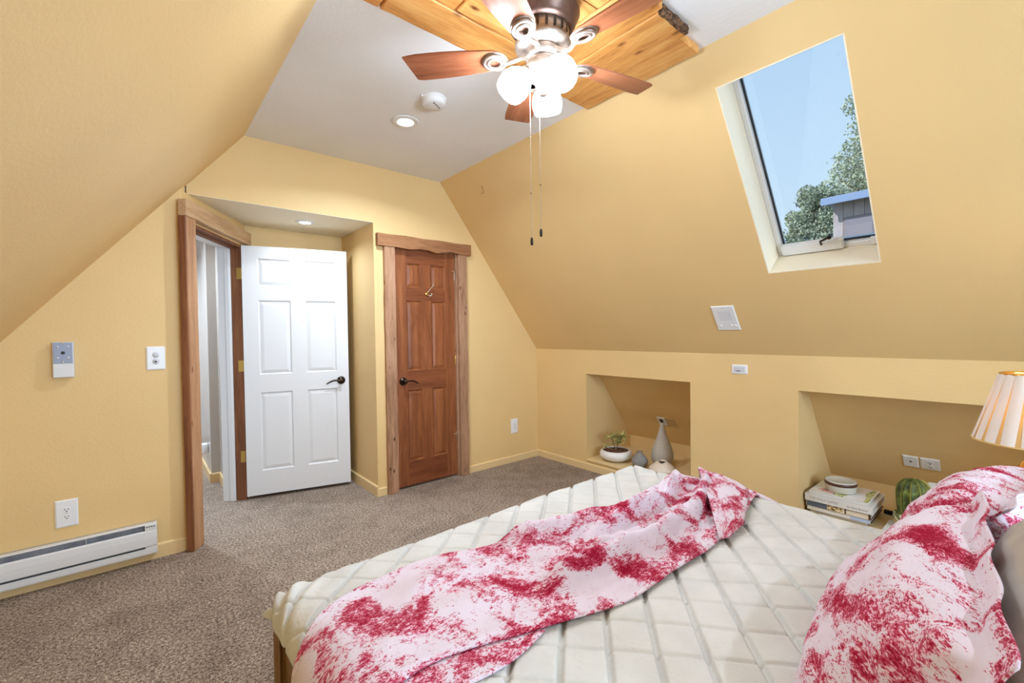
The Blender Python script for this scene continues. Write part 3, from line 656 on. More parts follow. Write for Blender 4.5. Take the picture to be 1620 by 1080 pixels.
# ------------------------------------------------------------------ ceiling fan
FX, FY, FZ = 1.252, 1.273, HC-.036
fan = thing('ceiling_fan', 'five blade ceiling fan with walnut blades and three lit glass shades', 'ceiling fan', (FX, FY, FZ))
BZ = 2.40-FZ   # blade plane
obj('motor_housing', lathe([(0, 0), (.135, 0), (.142, -.012), (.142, -.055), (.146, -.062), (.146, -.072), (.136, -.082), (.128, -.115), (.112, -.128), (0, -.128)], 48), M_brz, fan, True)
bm = lathe([(.098, -.126), (.104, -.130), (.106, -.150), (.104, -.172), (.110, -.178), (.110, -.190), (.096, -.200), (0, -.200)], 48)
vr = obj('vent_ring', bm, M_nick, fan, True)
sme = None
for i in range(20):
    if sme is None:
        bm = NB(); prism(bm, [(.017*math.cos(u), .0055*math.sin(u), 0) for u in [2*PI*k/14 for k in range(14)]], (0, 0, .0025)); so_ = obj('vent_slot', fixn(bm), M_bronze, vr); sme = so_.data
    else: so_ = obj('vent_slot', sme, None, vr)
    so_.matrix_local = Matrix.Rotation(2*PI*i/20, 4, 'Z') @ Matrix.Translation((.1055, 0, -.151)) @ Matrix.Rotation(PI/2, 4, 'Y')
obj('rotor', lathe([(.060, -.200), (.066, -.205), (.066, -.232), (.050, -.240), (0, -.240)], 36), M_nick, fan, True)
obj('switch_housing', lathe([(.040, -.238), (.058, -.244), (.068, -.258), (.070, -.278), (.062, -.296), (.046, -.306), (.030, -.310), (.028, -.325), (.034, -.332), (.030, -.342), (0, -.346)], 40), M_nick, fan, True)
obj('finial', lathe([(.030, -.340), (.026, -.358), (.018, -.366), (.020, -.372), (.012, -.380), (0, -.382)], 24), M_nick, fan, True)
# blades
def blade_mesh():
    bm = NB(); n = 22; r0, r1 = .165, .535; top = []; bot = []
    outl = []
    for i in range(n+1):
        u = i/n; x = r0+(r1-r0)*u
        wv = .046 + .020*math.sin(min(1, u*1.25)*PI/2)
        if u > .93: wv *= 1 - .10*(u-.93)/.07
        if u < .06: wv *= .72 + .28*(u/.06)
        outl.append((x, wv))
    V = {}
    for s_ in (-1, 1):
        for z in (-.003, .003):
            V[(s_, z)] = [bm.verts.new((x + (0.022 if s_ > 0 else -.004)*max(0, (x-.50)/.035), s_*w_, z)) for x, w_ in outl]
    for i in range(n):
        a, b, c, d = V[(-1, -.003)], V[(1, -.003)], V[(1, .003)], V[(-1, .003)]
        bm.faces.new((a[i], b[i], b[i+1], a[i+1])); bm.faces.new((d[i], d[i+1], c[i+1], c[i])); bm.faces.new((b[i], c[i], c[i+1], b[i+1])); bm.faces.new((a[i], a[i+1], d[i+1], d[i]))
    for k in (0, n): bm.faces.new((V[(-1, -.003)][k], V[(1, -.003)][k], V[(1, .003)][k], V[(-1, .003)][k]))
    return fixn(bm)
def bracket_mesh():
    bm = NB()
    # arm from rotor to blade, then a scroll ring under the blade root
    tube(catmull([(.060, 0, .012), (.085, .004, -.006), (.11, .004, -.022), (.14, .0, -.020), (.165, 0, -.012)], 6), [.010]*24+[.010], 10, bm) if False else tube(catmull([(.058, 0, .006), (.085, .010, -.010), (.115, .012, -.022), (.145, .0, -.018), (.160, 0, -.012)], 5), .009, 10, bm)
    for (R_, r_, z_) in ((.036, .0075, -.013), (.023, .006, -.016)):
        ring = []
        seg, s2 = 28, 8
        for i in range(seg):
            a = 2*PI*i/seg; cx, cy = .192+R_*1.15*math.cos(a), R_*math.sin(a)
            ring.append([bm.verts.new((cx + r_*math.cos(b)*math.cos(a), cy + r_*math.cos(b)*math.sin(a), z_ + r_*.8*math.sin(b))) for b in [2*PI*k/s2 for k in range(s2)]])
        for i in range(seg):
            A, B = ring[i], ring[(i+1) % seg]
            for k in range(s2): bm.faces.new((A[k], A[(k+1) % s2], B[(k+1) % s2], B[k]))
    Mx = Matrix.Translation((.192, 0, -.007)) @ Matrix.Diagonal((1.15, 1, 1, 1))
    lathe([(.040, 0), (.046, .002), (.046, .004), (0, .004)], 28, bm, Mx)
    return fixn(bm)
bme, kme = None, None
for k in range(5):
    ang = math.radians(132.23 - 72*k); Mz = Matrix.Translation((0, 0, BZ)) @ Matrix.Rotation(ang, 4, 'Z') @ Matrix.Rotation(math.radians(11), 4, 'X')
    if bme is None:
        b = obj('blade', blade_mesh(), M_blade, fan); bme = b.data; kb = obj('blade_bracket', bracket_mesh(), M_nick, fan, True); kme = kb.data
    else: b = obj('blade', bme, None, fan); kb = obj('blade_bracket', kme, None, fan)
    b.matrix_local = Mz; kb.matrix_local = Mz
# light kit
yawF = PI/2 - YAW   # angle of view direction from +x
for k, a in enumerate((12, -102, 152)):
    th = yawF - math.radians(a); dr = Vector((math.cos(th), math.sin(th), 0))
    p0 = Vector((0, 0, -.283)); p1 = p0+dr*.05+Vector((0, 0, .008)); p2 = p0+dr*.068+Vector((0, 0, -.004))
    bm = tube(catmull([p0+dr*.02, p0+dr*.038+Vector((0, 0, .006)), p1, p2], 5), .009, 10)
    ax = (dr*.62+Vector((0, 0, -.78))).normalized(); zx = Vector((0, 0, 1)).rotation_difference(ax)
    Ms = Matrix.Translation(p2) @ zx.to_matrix().to_4x4()
    lathe([(0, -.008), (.020, -.006), (.026, .006), (.027, .020), (.024, .022), (0, .022)], 24, bm, Ms)
    arm = obj('light_arm', bm, M_nick, fan, True)
    bm = lathe([(0, .016), (.025, .018), (.040, .026), (.054, .044), (.061, .066), (.062, .086), (.058, .108), (.054, .118), (.050, .116), (.0, .10)], 32, None, Ms)
    obj('glass_shade', bm, M_globe, arm, True)
# pull chains
for (dx, dy, zb, za) in ((-.040, .034, 1.672, -.335), (-.010, .012, 1.706, -.335)):
    za_w = za
    bm = tube([(dx, dy, za_w), (dx, dy, zb-FZ+.02)], .0011, 6); ch = obj('pull_chain', bm, M_nick, fan)
    obj('chain_fob', lathe([(0, -.016), (.005, -.014), (.006, 0), (.005, .014), (0, .018)], 12, None, Matrix.Translation((dx, dy, zb-FZ))), M_bronze, ch, True)
    obj('chain_joint', lathe([(0, -.005), (.003, 0), (0, .005)], 8, None, Matrix.Translation((dx, dy, zb-FZ+.19))), M_bronze, ch, True)
# wire hook on the slope
M_dkw = plain('brown_wire', (140, 100, 56), .5)
wh = thing('wire_hook', 'tiny bent wire hook on the upper slope beyond the pull chains', 'hook', mat=on_slope(2.974, tt(2.222)))
obj('wire', tube(catmull([(-.05, -.002, -.02), (-.02, -.012, -.022), (.01, -.018, -.01), (.018, -.018, .015), (.012, -.010, .03), (.0, -.002, .034)], 6), .0022, 6), M_dkw, wh)

# ------------------------------------------------------------------ bed
BX0, BX1, BY0, BY1, ZT, RR = .270, 1.985, -.66, 1.390, .606, .070
bed = thing('bed', 'wide bed with an oak corner post under a white diamond quilted coverlet', 'bed', (0, 0, 0))
def surf(a, b, h=0.0):
    """unfolded cloth coordinates -> point on the made bed, h above it (numpy)"""
    def edge(v, lo, hi):
        dlo = np.maximum(0, lo+RR-v); dhi = np.maximum(0, v-(hi-RR)); d = dlo+dhi; sg = np.where(dhi > 0, 1., -1.)
        an = np.minimum(d/RR, PI/2); base = np.clip(v, lo+RR, hi-RR)
        return base + sg*(RR+h)*np.sin(an), (RR)*(1-np.cos(an)) + np.maximum(0, d-RR*PI/2), an, sg
    x, dx, ax, sx_ = edge(a, BX0, BX1); y, dy, ay, sy__ = edge(b, BY0, BY1)
    z = ZT - (dx**5+dy**5)**(1/5) + h*np.maximum(0, np.cos(ax)*np.cos(ay))
    return x, y, z, dx, dy, sx_, sy__
ext = RR*PI/2-RR+.002
na, nb = 520, 560
a = np.linspace(BX0-ext, BX1+ext, na); b = np.linspace(BY0-.02, BY1+ext, nb); A_, B_ = np.meshgrid(a, b, indexing='ij')
c49 = math.radians(49); q1 = (A_*math.cos(c49) - B_*math.sin(c49)); q2 = (A_*math.sin(c49)+B_*math.cos(c49)); SPC = .102
d1 = np.abs(((q1/SPC) % 1)-.5)*SPC; d2 = np.abs(((q2/SPC) % 1)-.5)*SPC     # distance from line (0 at line)
h = .012*(1-np.exp(-(d1/.0062)**4)) + .0055*(1-np.exp(-(d2/.0045)**2)) + .003*np.sqrt(np.clip(d1*d2, 0, 1))/.05
h += .004*fnoise(A_*9, B_*9, 3) + .010*fnoise(A_*2.2, B_*2.2, 9, 2)
x, y, z, dx, dy, sxx, syy = surf(A_, B_, 0.0)
x, y, z, dx, dy, sxx, syy = surf(A_, B_, 0.0); 
# puff displaced along approximate normal
nx = np.where(dx > 0, np.minimum(1, dx/RR), 0)*sxx; ny = np.where(dy > 0, np.minimum(1, dy/RR), 0)*syy; nz = np.clip(1-np.maximum(np.abs(nx), np.abs(ny)), .0, 1)
ln_ = np.sqrt(nx**2+ny**2+nz**2)+1e-6
# gathers at the foot corner and ruffle along the hem
cor = np.minimum(dx, dy); gath = np.exp(-(((A_-BX0)**2+(B_-BY1)**2))/.014)
h2 = h + gath*.012*np.sin((A_-BX0)*85+(B_-BY1)*-70+3*fnoise(A_*6, B_*6, 21)) + np.clip((np.maximum(dx, dy)-RR)/.05, 0, 1)*.007*(.6+np.sin((A_+B_)*48)+fnoise(A_*14, B_*14, 5))
hs = h2*.30
x = x+hs*nx/ln_+.35*cor*sxx*0.45*(dx > RR*.6)*(dy > RR*.6); y = y+hs*ny/ln_+.35*cor*syy*0.45*(dx > RR*.6)*(dy > RR*.6); z = z+h2*nz/ln_
# the coverlet sinks a little toward the foot corners
z -= .012*np.exp(-((x-BX0)**2+(y-BY1)**2)/.05)
quilt = obj('coverlet', grid_mesh('coverlet', x, y, z, (A_, B_)), M_quilt, bed)
quilt['label'] = 'white coverlet quilted in a diamond lattice'
sm = quilt.modifiers.new('thick', 'SOLIDIFY'); sm.thickness = .006; sm.offset = -1
obj('mattress', bbox(BX0+.03, BX1-.03, BY0, BY1-.04, .44, ZT-.03, .06, 4), plain('mattress_ticking', (220, 216, 208), .8), bed, True)
def post(x, y):
    bm = NB(); w_ = .072; n = 9
    pts = []
    for sx_, sy__, ex, ey in ((0, 0, 1, 0), (1, 0, 0, 1), (1, 1, -1, 0), (0, 1, 0, -1)):
        for i in range(n):
            u = i/n; g_ = .0025*(1 if i % 2 else 0); px_, py_ = sx_+ex*u, sy__+ey*u
            inx, iny = -ey, ex
            pts.append((x+w_*px_ + inx*g_, y+w_*py_ + iny*g_, 0))
    prism(bm, pts, (0, 0, .528)); return fixn(bm)
for (px_, py_) in ((.272, 1.296), (1.90, 1.296), (.272, -.60), (1.90, -.60)): obj('post', post(px_, py_), M_bedwood, bed)
M_rail = wood('bed_rail_oak', [(84, 56, 24), (132, 96, 52), (158, 122, 74)], 'y', 22, 2.4, .5)
for x0 in (.285, 1.93): obj('side_rail', bbox(x0, x0+.028, -.53, 1.296, .27, .515, .003), M_rail, bed)
obj('foot_rail', bbox(.344, 1.90, 1.32, 1.35, .27, .515, .003), M_bedwood, bed)
# tucked dark grey valance corner drooping over the post
# throw -------------------------------------------------------------
def interp(xs_, ys_, v): return np.interp(v, xs_, ys_)
kb_x = [.02, .15, .25, .35, .50, .65, .80, .95, 1.10, 1.25, 1.40, 1.55, 1.75, 1.90, 2.08]
kb_y = [.93, 1.02, 1.08, 1.14, 1.195, 1.190, 1.145, 1.10, 1.055, 1.00, .985, 1.00, 1.05, 1.09, 1.10]
kf_x = [.02, .20, .35, .45, .55, .70, .85, 1.05, 1.25, 1.45, 1.65, 1.85, 2.08]
kf_y = [.60, .72, .79, .805, .785, .725, .67, .655, .655, .66, .69, .73, .76]
def smooth(x_, y_, v):
    g_ = np.linspace(min(x_), max(x_), 400); yy = np.interp(g_, x_, y_); k = np.ones(41)/41
    yp = np.pad(yy, 20, mode='edge'); return np.interp(v, g_, np.convolve(yp, k, 'valid'))
def ridge(A, B, pts, hgt, wid):
    px = np.array([p[0] for p in pts]); py = np.array([p[1] for p in pts]); yc = smooth(px, py, A)
    end = np.clip((A-px[0])/.12, 0, 1)*np.clip((px[-1]-A)/.12, 0, 1); end = end*end*(3-2*end)
    d = (B-yc)/wid; return hgt*end*np.exp(-np.abs(d)**2.2)
def throw_h(A, B):
    h = .012 + 0*A
    h += ridge(A, B, [(.82, 1.09), (1.05, 1.00), (1.30, .93), (1.55, .95), (1.85, 1.02)], .072, .040)
    h += ridge(A, B, [(.95, .90), (1.2, .86), (1.45, .84), (1.75, .90)], .026, .022)
    h += ridge(A, B, [(.75, .83), (1.0, .79), (1.25, .765), (1.55, .80), (1.9, .93)], .068, .028)
    h += ridge(A, B, [(1.05, .93), (1.25, .905), (1.5, .90), (1.7, .96)], .040, .018)
    h += ridge(A, B, [(.45, 1.08), (.7, 1.04), (.95, .98), (1.1, .95)], .018, .04)
    h += ridge(A, B, [(.30, .92), (.5, .93), (.75, .90), (.95, .86)], .010, .05)
    wr = np.clip((A-.75)/.3, 0, 1)*np.clip((2.0-A)/.2, 0, 1)
    h += .026*wr*np.abs(fnoise(A*8+B*6, B*20-A*5, 31, 3)) + .014*fnoise(A*4, B*7, 33, 2) + .004*fnoise(A*22, B*22, 35, 2)
    return h
na, nb = 330, 120
s_ = np.linspace(.02, 2.08, na); t_ = np.linspace(0, 1, nb); S_, T_ = np.meshgrid(s_, t_, indexing='ij')
yb = smooth(kb_x, kb_y, S_) + .006*np.sin(S_*21); yf = smooth(kf_x, kf_y, S_) + .004*np.sin(S_*17+1)
Bt = yb+(yf-yb)*T_; hh = throw_h(S_, Bt)
edge_t = np.minimum(T_, 1-T_); hh = .010 + (hh-.010)*np.clip(edge_t/.05, 0, 1)**.6
x, y, z, *_ = surf(S_, Bt, 0.0); xx, yy, zz, dx, dy, sxx, syy = surf(S_, Bt, 0.0)
nx = np.minimum(1, dx/RR)*sxx; z = z+(hh+.021)*(1-np.abs(nx)); x = x+(hh+.021)*nx
x += .012*np.sin(Bt*42+2*fnoise(S_*3, Bt*4, 3))*np.clip((dx-RR*.7)/.06, 0, 1)
throw = thing('toile_throw', 'crimson and white toile cotton throw tossed across the quilted bed', 'throw', (0, 0, 0))
to = obj('cloth', grid_mesh('throw_cloth', x, y, z, (S_+.2*hh, Bt+1.2*hh)), M_toile, throw)
sm = to.modifiers.new('thick', 'SOLIDIFY'); sm.thickness = .004; sm.offset = 1
# under layer peeking out at the front left
s_ = np.linspace(.10, .70, 60); t_ = np.linspace(0, 1, 16); S_, T_ = np.meshgrid(s_, t_, indexing='ij')
yf2 = smooth(kf_x, kf_y, S_); wd_ = .085*np.sin(np.clip((.70-S_)/.20, 0, 1)*PI/2); Bt = yf2+.05-(.05+wd_)*T_
x, y, z, dx, dy, sxx, syy = surf(S_, Bt, 0.0); nx = np.minimum(1, dx/RR)*sxx; z = z+.023*(1-np.abs(nx)); x += .023*nx
uo = obj('under_layer', grid_mesh('throw_under', x, y, z, (S_+.4, Bt+.3)), M_toile, throw); uo.modifiers.new('thick', 'SOLIDIFY').thickness = .003
# folded flap at the far end
s_ = np.linspace(0, 1, 60); t_ = np.linspace(0, 1, 26); S_, T_ = np.meshgrid(s_, t_, indexing='ij')
# left (crease) line and right line in plan
Lx = np.interp(S_, [0, .25, .6, 1], [1.40, 1.52, 1.76, 2.06]); Ly = np.interp(S_, [0, .25, .6, 1], [.655, .735, .89, 1.08])
Rx = np.interp(S_, [0, .25, .6, 1], [1.44, 1.58, 1.84, 2.09]); Ry = np.interp(S_, [0, .25, .6, 1], [.640, .655, .745, .86])
ax_, by_ = Lx+(Rx-Lx)*T_, Ly+(Ry-Ly)*T_
hgt = .034*np.sin(np.clip(S_*3, 0, 1)*PI/2)*(1-T_)**.5 + .020*np.sin(T_*PI)*S_ + .016 + .006*fnoise(S_*6, T_*5, 41) + .03*np.clip(1-T_*4, 0, 1)*np.clip(S_*2, 0, 1)*.5
hgt = np.maximum(hgt, .018)
x, y, z, dx, dy, sxx, syy = surf(ax_, by_, 0.0); nx = np.minimum(1, dx/RR)*sxx; z = z+(hgt+.02)*(1-np.abs(nx)); x += (hgt+.02)*nx
fo = obj('folded_flap', grid_mesh('throw_flap', x, y, z, (S_*.75+1.3, T_*.25+2)), M_toile, throw); sm = fo.modifiers.new('thick', 'SOLIDIFY'); sm.thickness = .004
tp = catmull([(1.93, .88, ZT+.02), (1.955, .81, ZT+.018), (1.965, .74, ZT+.008), (1.962, .68, ZT-.002)], 8); bm = tube(tp, [.022-.015*i/len(tp) for i in range(len(tp))], 10)
uvl = bm.loops.layers.uv.new('UVMap')
for f in bm.faces:
    for l_ in f.loops: l_[uvl].uv = (l_.vert.co.x*2+l_.vert.co.z, l_.vert.co.y*2)
obj('trailing_corner', bm, M_toile, throw, True)

# pillows -----------------------------------------------------------
def pillow_mesh(name, w_, h_, T_h, flange, seed, sag=.0, pinch=1.0, uvs=1.0, n=(90, 64)):
    """both faces as one closed sheet pair; local x width, z height, y- front"""
    W2, H2 = w_/2, h_/2; fu, fv = 1+flange/W2, 1+flange/H2
    u = np.linspace(-fu, fu, n[0]); v = np.linspace(-fv, fv, n[1]); Uu, Vv = np.meshgrid(u, v, indexing='ij')
    cu, cv = np.clip(np.abs(Uu), 0, 1), np.clip(np.abs(Vv), 0, 1)
    th = T_h*np.clip(1-cu**3.0, 0, 1)**.55*np.clip(1-cv**3.0, 0, 1)**.55
    out = np.maximum(np.abs(Uu)-1, 0)*W2 + np.maximum(np.abs(Vv)-1, 0)*H2
    shr = .10*pinch
    X = Uu*W2*(1-shr*(cv**4)*(np.abs(Uu) > 0)*.5*(1-.0*cu)); Z = Vv*H2*(1-shr*cu**4*.5)
    # sides bow inward between the corners
    X = Uu*W2*(1 - .04*pinch*(1-cv**2)*cu); Z = Vv*H2*(1 - .03*pinch*(1-cu**2)*cv)
    wr = .012*fnoise(Uu*3, Vv*3, seed, 3) + .006*np.abs(fnoise(Uu*7, Vv*7, seed+7, 3)); edgew = np.exp(-((1-cu)/.25)**2)+np.exp(-((1-cv)/.25)**2)
    rad = .010*edgew*np.sin((Uu*22 if True else 0)+(Vv*17)+4*fnoise(Uu*2, Vv*2, seed+3))
    wav_ = .005*np.sin(Uu*11+seed)*np.clip(out/.02, 0, 1)+.004*np.sin(Vv*9+seed*2)*np.clip(out/.02, 0, 1)
    me = []
    Yf = -(th + (wr+rad)*(th/T_h)**.5 + .0015) + wav_; Yb = (th*.9 + wr*(th/T_h)**.5 + .0015) + wav_
    Z2 = Z - sag*(1-cv**2)*0
    n0, n1 = X.shape
    V = np.concatenate([np.stack([X, Yf, Z2], -1).reshape(-1, 3), np.stack([X, Yb, Z2], -1).reshape(-1, 3)])
    dv_ = np.hypot(np.diff(Z, axis=1), np.diff(-th*1.0, axis=1)); AV = np.concatenate([np.zeros((X.shape[0], 1)), np.cumsum(dv_, 1)], 1)
    du_ = np.hypot(np.diff(X, axis=0), np.diff(-th*1.0, axis=0)); AU = np.concatenate([np.zeros((1, X.shape[1])), np.cumsum(du_, 0)], 0)
    AV = AV-AV[:, AV.shape[1]//2][:, None]; AU = AU-AU[AU.shape[0]//2][None, :]; UV = np.concatenate([np.stack([AU, AV], -1).reshape(-1, 2)]*2)*uvs
    i, j = np.meshgrid(np.arange(n0-1), np.arange(n1-1), indexing='ij'); a = (i*n1+j).ravel()
    F1 = np.stack([a, a+n1, a+n1+1, a+1], -1); F2 = np.stack([a, a+1, a+n1+1, a+n1], -1)+n0*n1
    rim = [i_*n1 for i_ in range(n0)] + [(n0-1)*n1+j_ for j_ in range(1, n1)] + [i_*n1+n1-1 for i_ in range(n0-2, -1, -1)] + [j_ for j_ in range(n1-2, 0, -1)]
    F3 = np.array([[rim[k], rim[(k+1) % len(rim)]+0, rim[(k+1) % len(rim)]+n0*n1, rim[k]+n0*n1][::-1] for k in range(len(rim))])
    F = np.concatenate([F1, F2, F3]); mesh = bpy.data.meshes.new(name); mesh.from_pydata(V.tolist(), [], F.tolist())
    uv = mesh.uv_layers.new(name='UVMap'); uv.data.foreach_set('uv', UV[F.ravel()].ravel().astype('f')); mesh.polygons.foreach_set('use_smooth', np.ones(len(F), bool)); return mesh
def pillow(name, label, me, mat, loc, lean, yaw, roll=0):
    o = obj(name, me, mat); o.matrix_world = Matrix.Translation(loc) @ Matrix.Rotation(yaw, 4, 'Z') @ Matrix.Rotation(lean, 4, 'X') @ Matrix.Rotation(roll, 4, 'Y') @ Matrix.Rotation(PI, 4, 'Z')
    return tag(o, label, 'pillow')
# local front (-y) turned to face +y (the foot of the bed)
pillow('pillow_sham', 'red toile flanged pillow nearest the viewer, leaning at the head of the bed', pillow_mesh('sham', .70, .35, .100, .045, 3), M_toile2, (1.13, .172, .745), math.radians(35), math.radians(5))
pillow('pillow_sham', 'red toile pillow farther away, under the lamp at the head of the bed', pillow_mesh('sham_far', .58, .33, .12, .04, 11), M_toile3, (1.745, .12, .745), math.radians(33), math.radians(-7))
pillow('satin_pillow', 'plain grey satin pillow tucked behind the nearest toile pillow', pillow_mesh('grey_pillow', .74, .38, .13, .0, 23, n=(60, 44)), M_satin, (1.14, -.075, .83), math.radians(25), math.radians(3))

# ------------------------------------------------------------------ nightstand and lamp
ns = thing('nightstand', 'oak nightstand beyond the head of the bed carrying the lamp', 'nightstand', (2.38, -.03, 0))
obj('top', bbox(-.24, .24, -.22, .22, .50, .53, .004), M_bedwood, ns); obj('body', bbox(-.22, .22, -.20, .20, .14, .50, .003), M_bedwood, ns)
obj('drawer', bbox(-.232, -.22, -.18, .18, .33, .47, .003), M_bedwood, ns)
for a in (-.2, .17):
    for b in (-.18, .15): obj('leg', bbox(a, a+.03, b, b+.03, 0, .14, .002), M_bedwood, ns)
lp = thing('table_lamp', 'gold table lamp with a pleated cream and white shade, lit', 'lamp', (2.40, -.005, .53))
obj('base', lathe([(0, 0), (.075, 0), (.078, .012), (.06, .025), (.022, .034), (.018, .06), (.03, .08), (.03, .10), (.016, .12), (.014, .17), (0, .17)], 32), M_gold, lp, True)
obj('ball', lathe([(.058*math.sin(PI*i/16), .262-.058*math.cos(PI*i/16)) for i in range(17)], 32), M_gold, lp, True)
obj('stem', lathe([(.012, .16), (.012, .41), (.018, .415), (.018, .45), (0, .45)], 16), M_gold, lp, True)
q = MB('shade_lining_cream', lin((232, 204, 140)), .8); ql = q.n('BsdfTranslucent'); ql.inputs[0].default_value = lin((250, 215, 150)); mxs = q.n('MixShader'); mxs.inputs[0].default_value = .35
out = [n_ for n_ in q.t.nodes if n_.type == 'OUTPUT_MATERIAL'][0]; q.l(q.b.outputs[0], mxs.inputs[1]); q.l(ql.outputs[0], mxs.inputs[2]); q.l(mxs.outputs[0], out.inputs[0]); M_shade = q.m
q = MB('shade_pleat_white', lin((238, 232, 226)), .8); ql = q.n('BsdfTranslucent'); ql.inputs[0].default_value = lin((240, 225, 205)); mxs = q.n('MixShader'); mxs.inputs[0].default_value = .12
out = [n_ for n_ in q.t.nodes if n_.type == 'OUTPUT_MATERIAL'][0]; q.l(q.b.outputs[0], mxs.inputs[1]); q.l(ql.outputs[0], mxs.inputs[2]); q.l(mxs.outputs[0], out.inputs[0]); M_pleat = q.m
z0s, z1s, r0s, r1s = .370, .610, .168, .100
bm = NB(); lathe([(r0s, z0s), (r1s, z1s), (r1s-.002, z1s), (r0s-.002, z0s), (r0s, z0s)], 64, bm); shd = obj('lamp_shade', bm, M_shade, lp, True)
npl = 20; me = None
for k in range(npl):
    if me is None:
        bm = NB(); nseg = 4; rows = []
        for j in range(9):
            u = j/8; r = r0s+(r1s-r0s)*u+.002; z = z0s+(z1s-z0s)*u; half = (2*PI/npl)*(.36+.14*u)
            rows.append([bm.verts.new(((r+.0035*math.sin(PI*i/nseg))*math.cos(-half+2*half*i/nseg), (r+.0035*math.sin(PI*i/nseg))*math.sin(-half+2*half*i/nseg), z)) for i in range(nseg+1)])
        for A, B in zip(rows, rows[1:]):
            for i in range(nseg): bm.faces.new((A[i], A[i+1], B[i+1], B[i]))
        p_ = obj('pleat', fixn(bm), M_pleat, shd, True); me = p_.data
    else: p_ = obj('pleat', me, None, shd)
    p_.rotation_euler = (0, 0, 2*PI*(k+.5)/npl)
for (r, z, nm) in ((r0s+.003, z0s, 'bottom_trim'), (r1s+.002, z1s, 'top_trim')):
    obj(nm, lathe([(r-.004, z-.004), (r+.002, z-.003), (r+.003, z), (r+.002, z+.003), (r-.004, z+.004), (r-.004, z-.004)], 64), M_gold if z > z0s else M_shade, shd, True)
obj('bulb', lathe([(0, .45), (.013, .455), (.03, .49), (.028, .515), (0, .53)], 20), emis('lit_lamp_bulb', (1, .78, .48), 30), lp, True)
point('lamp_bulb_light', (2.40, -.005, 1.03), 2.6, .03, (1, .76, .45))

# ------------------------------------------------------------------ far niche: plant and vases
Z0 = NZ[0]
def wobble(bm, amp, f=9):
    for v in bm.verts:
        a_ = math.atan2(v.co.y, v.co.x); v.co *= 1+amp*math.sin(a_*f+v.co.z*40)*0.5+amp*.6*math.sin(v.co.z*70+a_*3)
    return bm
pp = thing('potted_plant', 'small spiky green plant in a low white bowl in the far niche', 'plant', (3.41, 2.56, Z0))
obj('bowl', lathe([(0, 0), (.075, 0), (.118, .014), (.146, .040), (.150, .062), (.140, .086), (.126, .098), (.118, .098), (.122, .086), (.10, .08), (0, .08)], 48), plain('white_ceramic', (240, 236, 230), .3), pp, True)
obj('soil', lathe([(0, .092), (.06, .094), (.12, .088)], 32), speck('brown_soil', (74, 44, 30), (120, 80, 56), .95, 90, 0, 1.0), pp, True)
stem_m = plain('plant_stem', (122, 104, 70), .8); 
q = MB('leaf_green_yellow', rough=.55); v = q.coord(); q.color(q.ramp(q.noise(v, 40, 2), [(.35, lin((140, 146, 70))), (.62, lin((222, 212, 138)))])); M_leaf = q.m
heads = [((-.032, .02, .205), [(0, .0, .09), (-.012, .008, .14), (-.032, .02, .205)]), ((.050, -.03, .210), [(0, 0, .09), (.018, -.012, .15), (.050, -.03, .210)]), ((.012, -.02, .155), [(0, 0, .09), (.004, -.01, .12), (.012, -.02, .155)]), ((-.085, .06, .125), [(-.01, .01, .09), (-.04, .03, .105), (-.085, .06, .125)])]
for hi, (hc, pts) in enumerate(heads):
    st = obj('stem', tube(catmull(pts, 5), .0045, 7), stem_m, pp, True)
    r = random.Random(hi+4)
    def leaf_bm(L, w_):
        bm = NB(); n = 6; rows = []
        for i in range(n+1):
            u = i/n; ww = w_*math.sin(PI*min(1, .12+u*.88))**.8+.0004; dz = -L*.35*u*u
            rows.append([bm.verts.new((L*u, -ww, dz+.002)), bm.verts.new((L*u, 0, dz)), bm.verts.new((L*u, ww, dz+.002))])
        for A, B in zip(rows, rows[1:]):
            bm.faces.new((A[0], A[1], B[1], B[0])); bm.faces.new((A[1], A[2], B[2], B[1]))
        return bm
    if hi == 0: lme = None
    for k in range(22 if hi < 3 else 9):
        if lme is None:
            lf = obj('leaf', leaf_bm(.078, .0085), M_leaf, st, True); lme = lf.data
        else: lf = obj('leaf', lme, None, st)
        s__ = r.uniform(.8, 1.25)*(.7 if hi == 3 else 1)
        lf.matrix_local = Matrix.Translation(hc) @ Matrix.Rotation(k*2.4+r.uniform(-.3, .3), 4, 'Z') @ Matrix.Rotation(-r.uniform(.05, 1.25), 4, 'Y') @ Matrix.Scale(s__, 4)
M_gv = speck('grey_stoneware', (126, 124, 118), (148, 144, 138), .7, 60, 0, .2)
sv = thing('small_vase', 'small round slate grey vase between the bowl plant and the tall vase', 'vase', (3.385, 2.285, Z0))
obj('body', lathe([(0, 0), (.040, 0), (.062, .016), (.073, .045), (.070, .068), (.050, .098), (.026, .118), (.022, .124)], 40), M_gv, sv, True)
obj('neck', lathe([(.022, .122), (.021, .132), (.026, .140), (.019, .140), (.016, .125), (0, .12)], 32), speck('vase_neck_taupe', (134, 120, 108), (150, 136, 124), .7), sv, True)
tv = thing('tall_vase', 'tall teardrop grey stone vase at the back of the far niche', 'vase', (3.555, 2.165, Z0))
M_st = speck('pale_grey_stone', (170, 164, 154), (198, 190, 178), .75, 110, 0, .35)
bm = lathe([(0, 0), (.055, 0), (.078, .02), (.092, .06), (.096, .095), (.090, .14), (.074, .19), (.054, .24), (.036, .29), (.023, .335), (.017, .37), (.0175, .384), (.012, .384), (.011, .36), (0, .355)], 44)
for v_ in bm.verts:
    a_ = math.atan2(v_.co.y, v_.co.x); f_ = 1+.006*math.sin(v_.co.z*95+2*math.sin(a_)); v_.co.x *= f_; v_.co.y *= f_
obj('body', bm, M_st, tv, True)
lv = thing('low_vase', 'low squat cream white vase with a dark jagged mouth in front of the tall vase', 'vase', (3.370, 2.052, Z0))
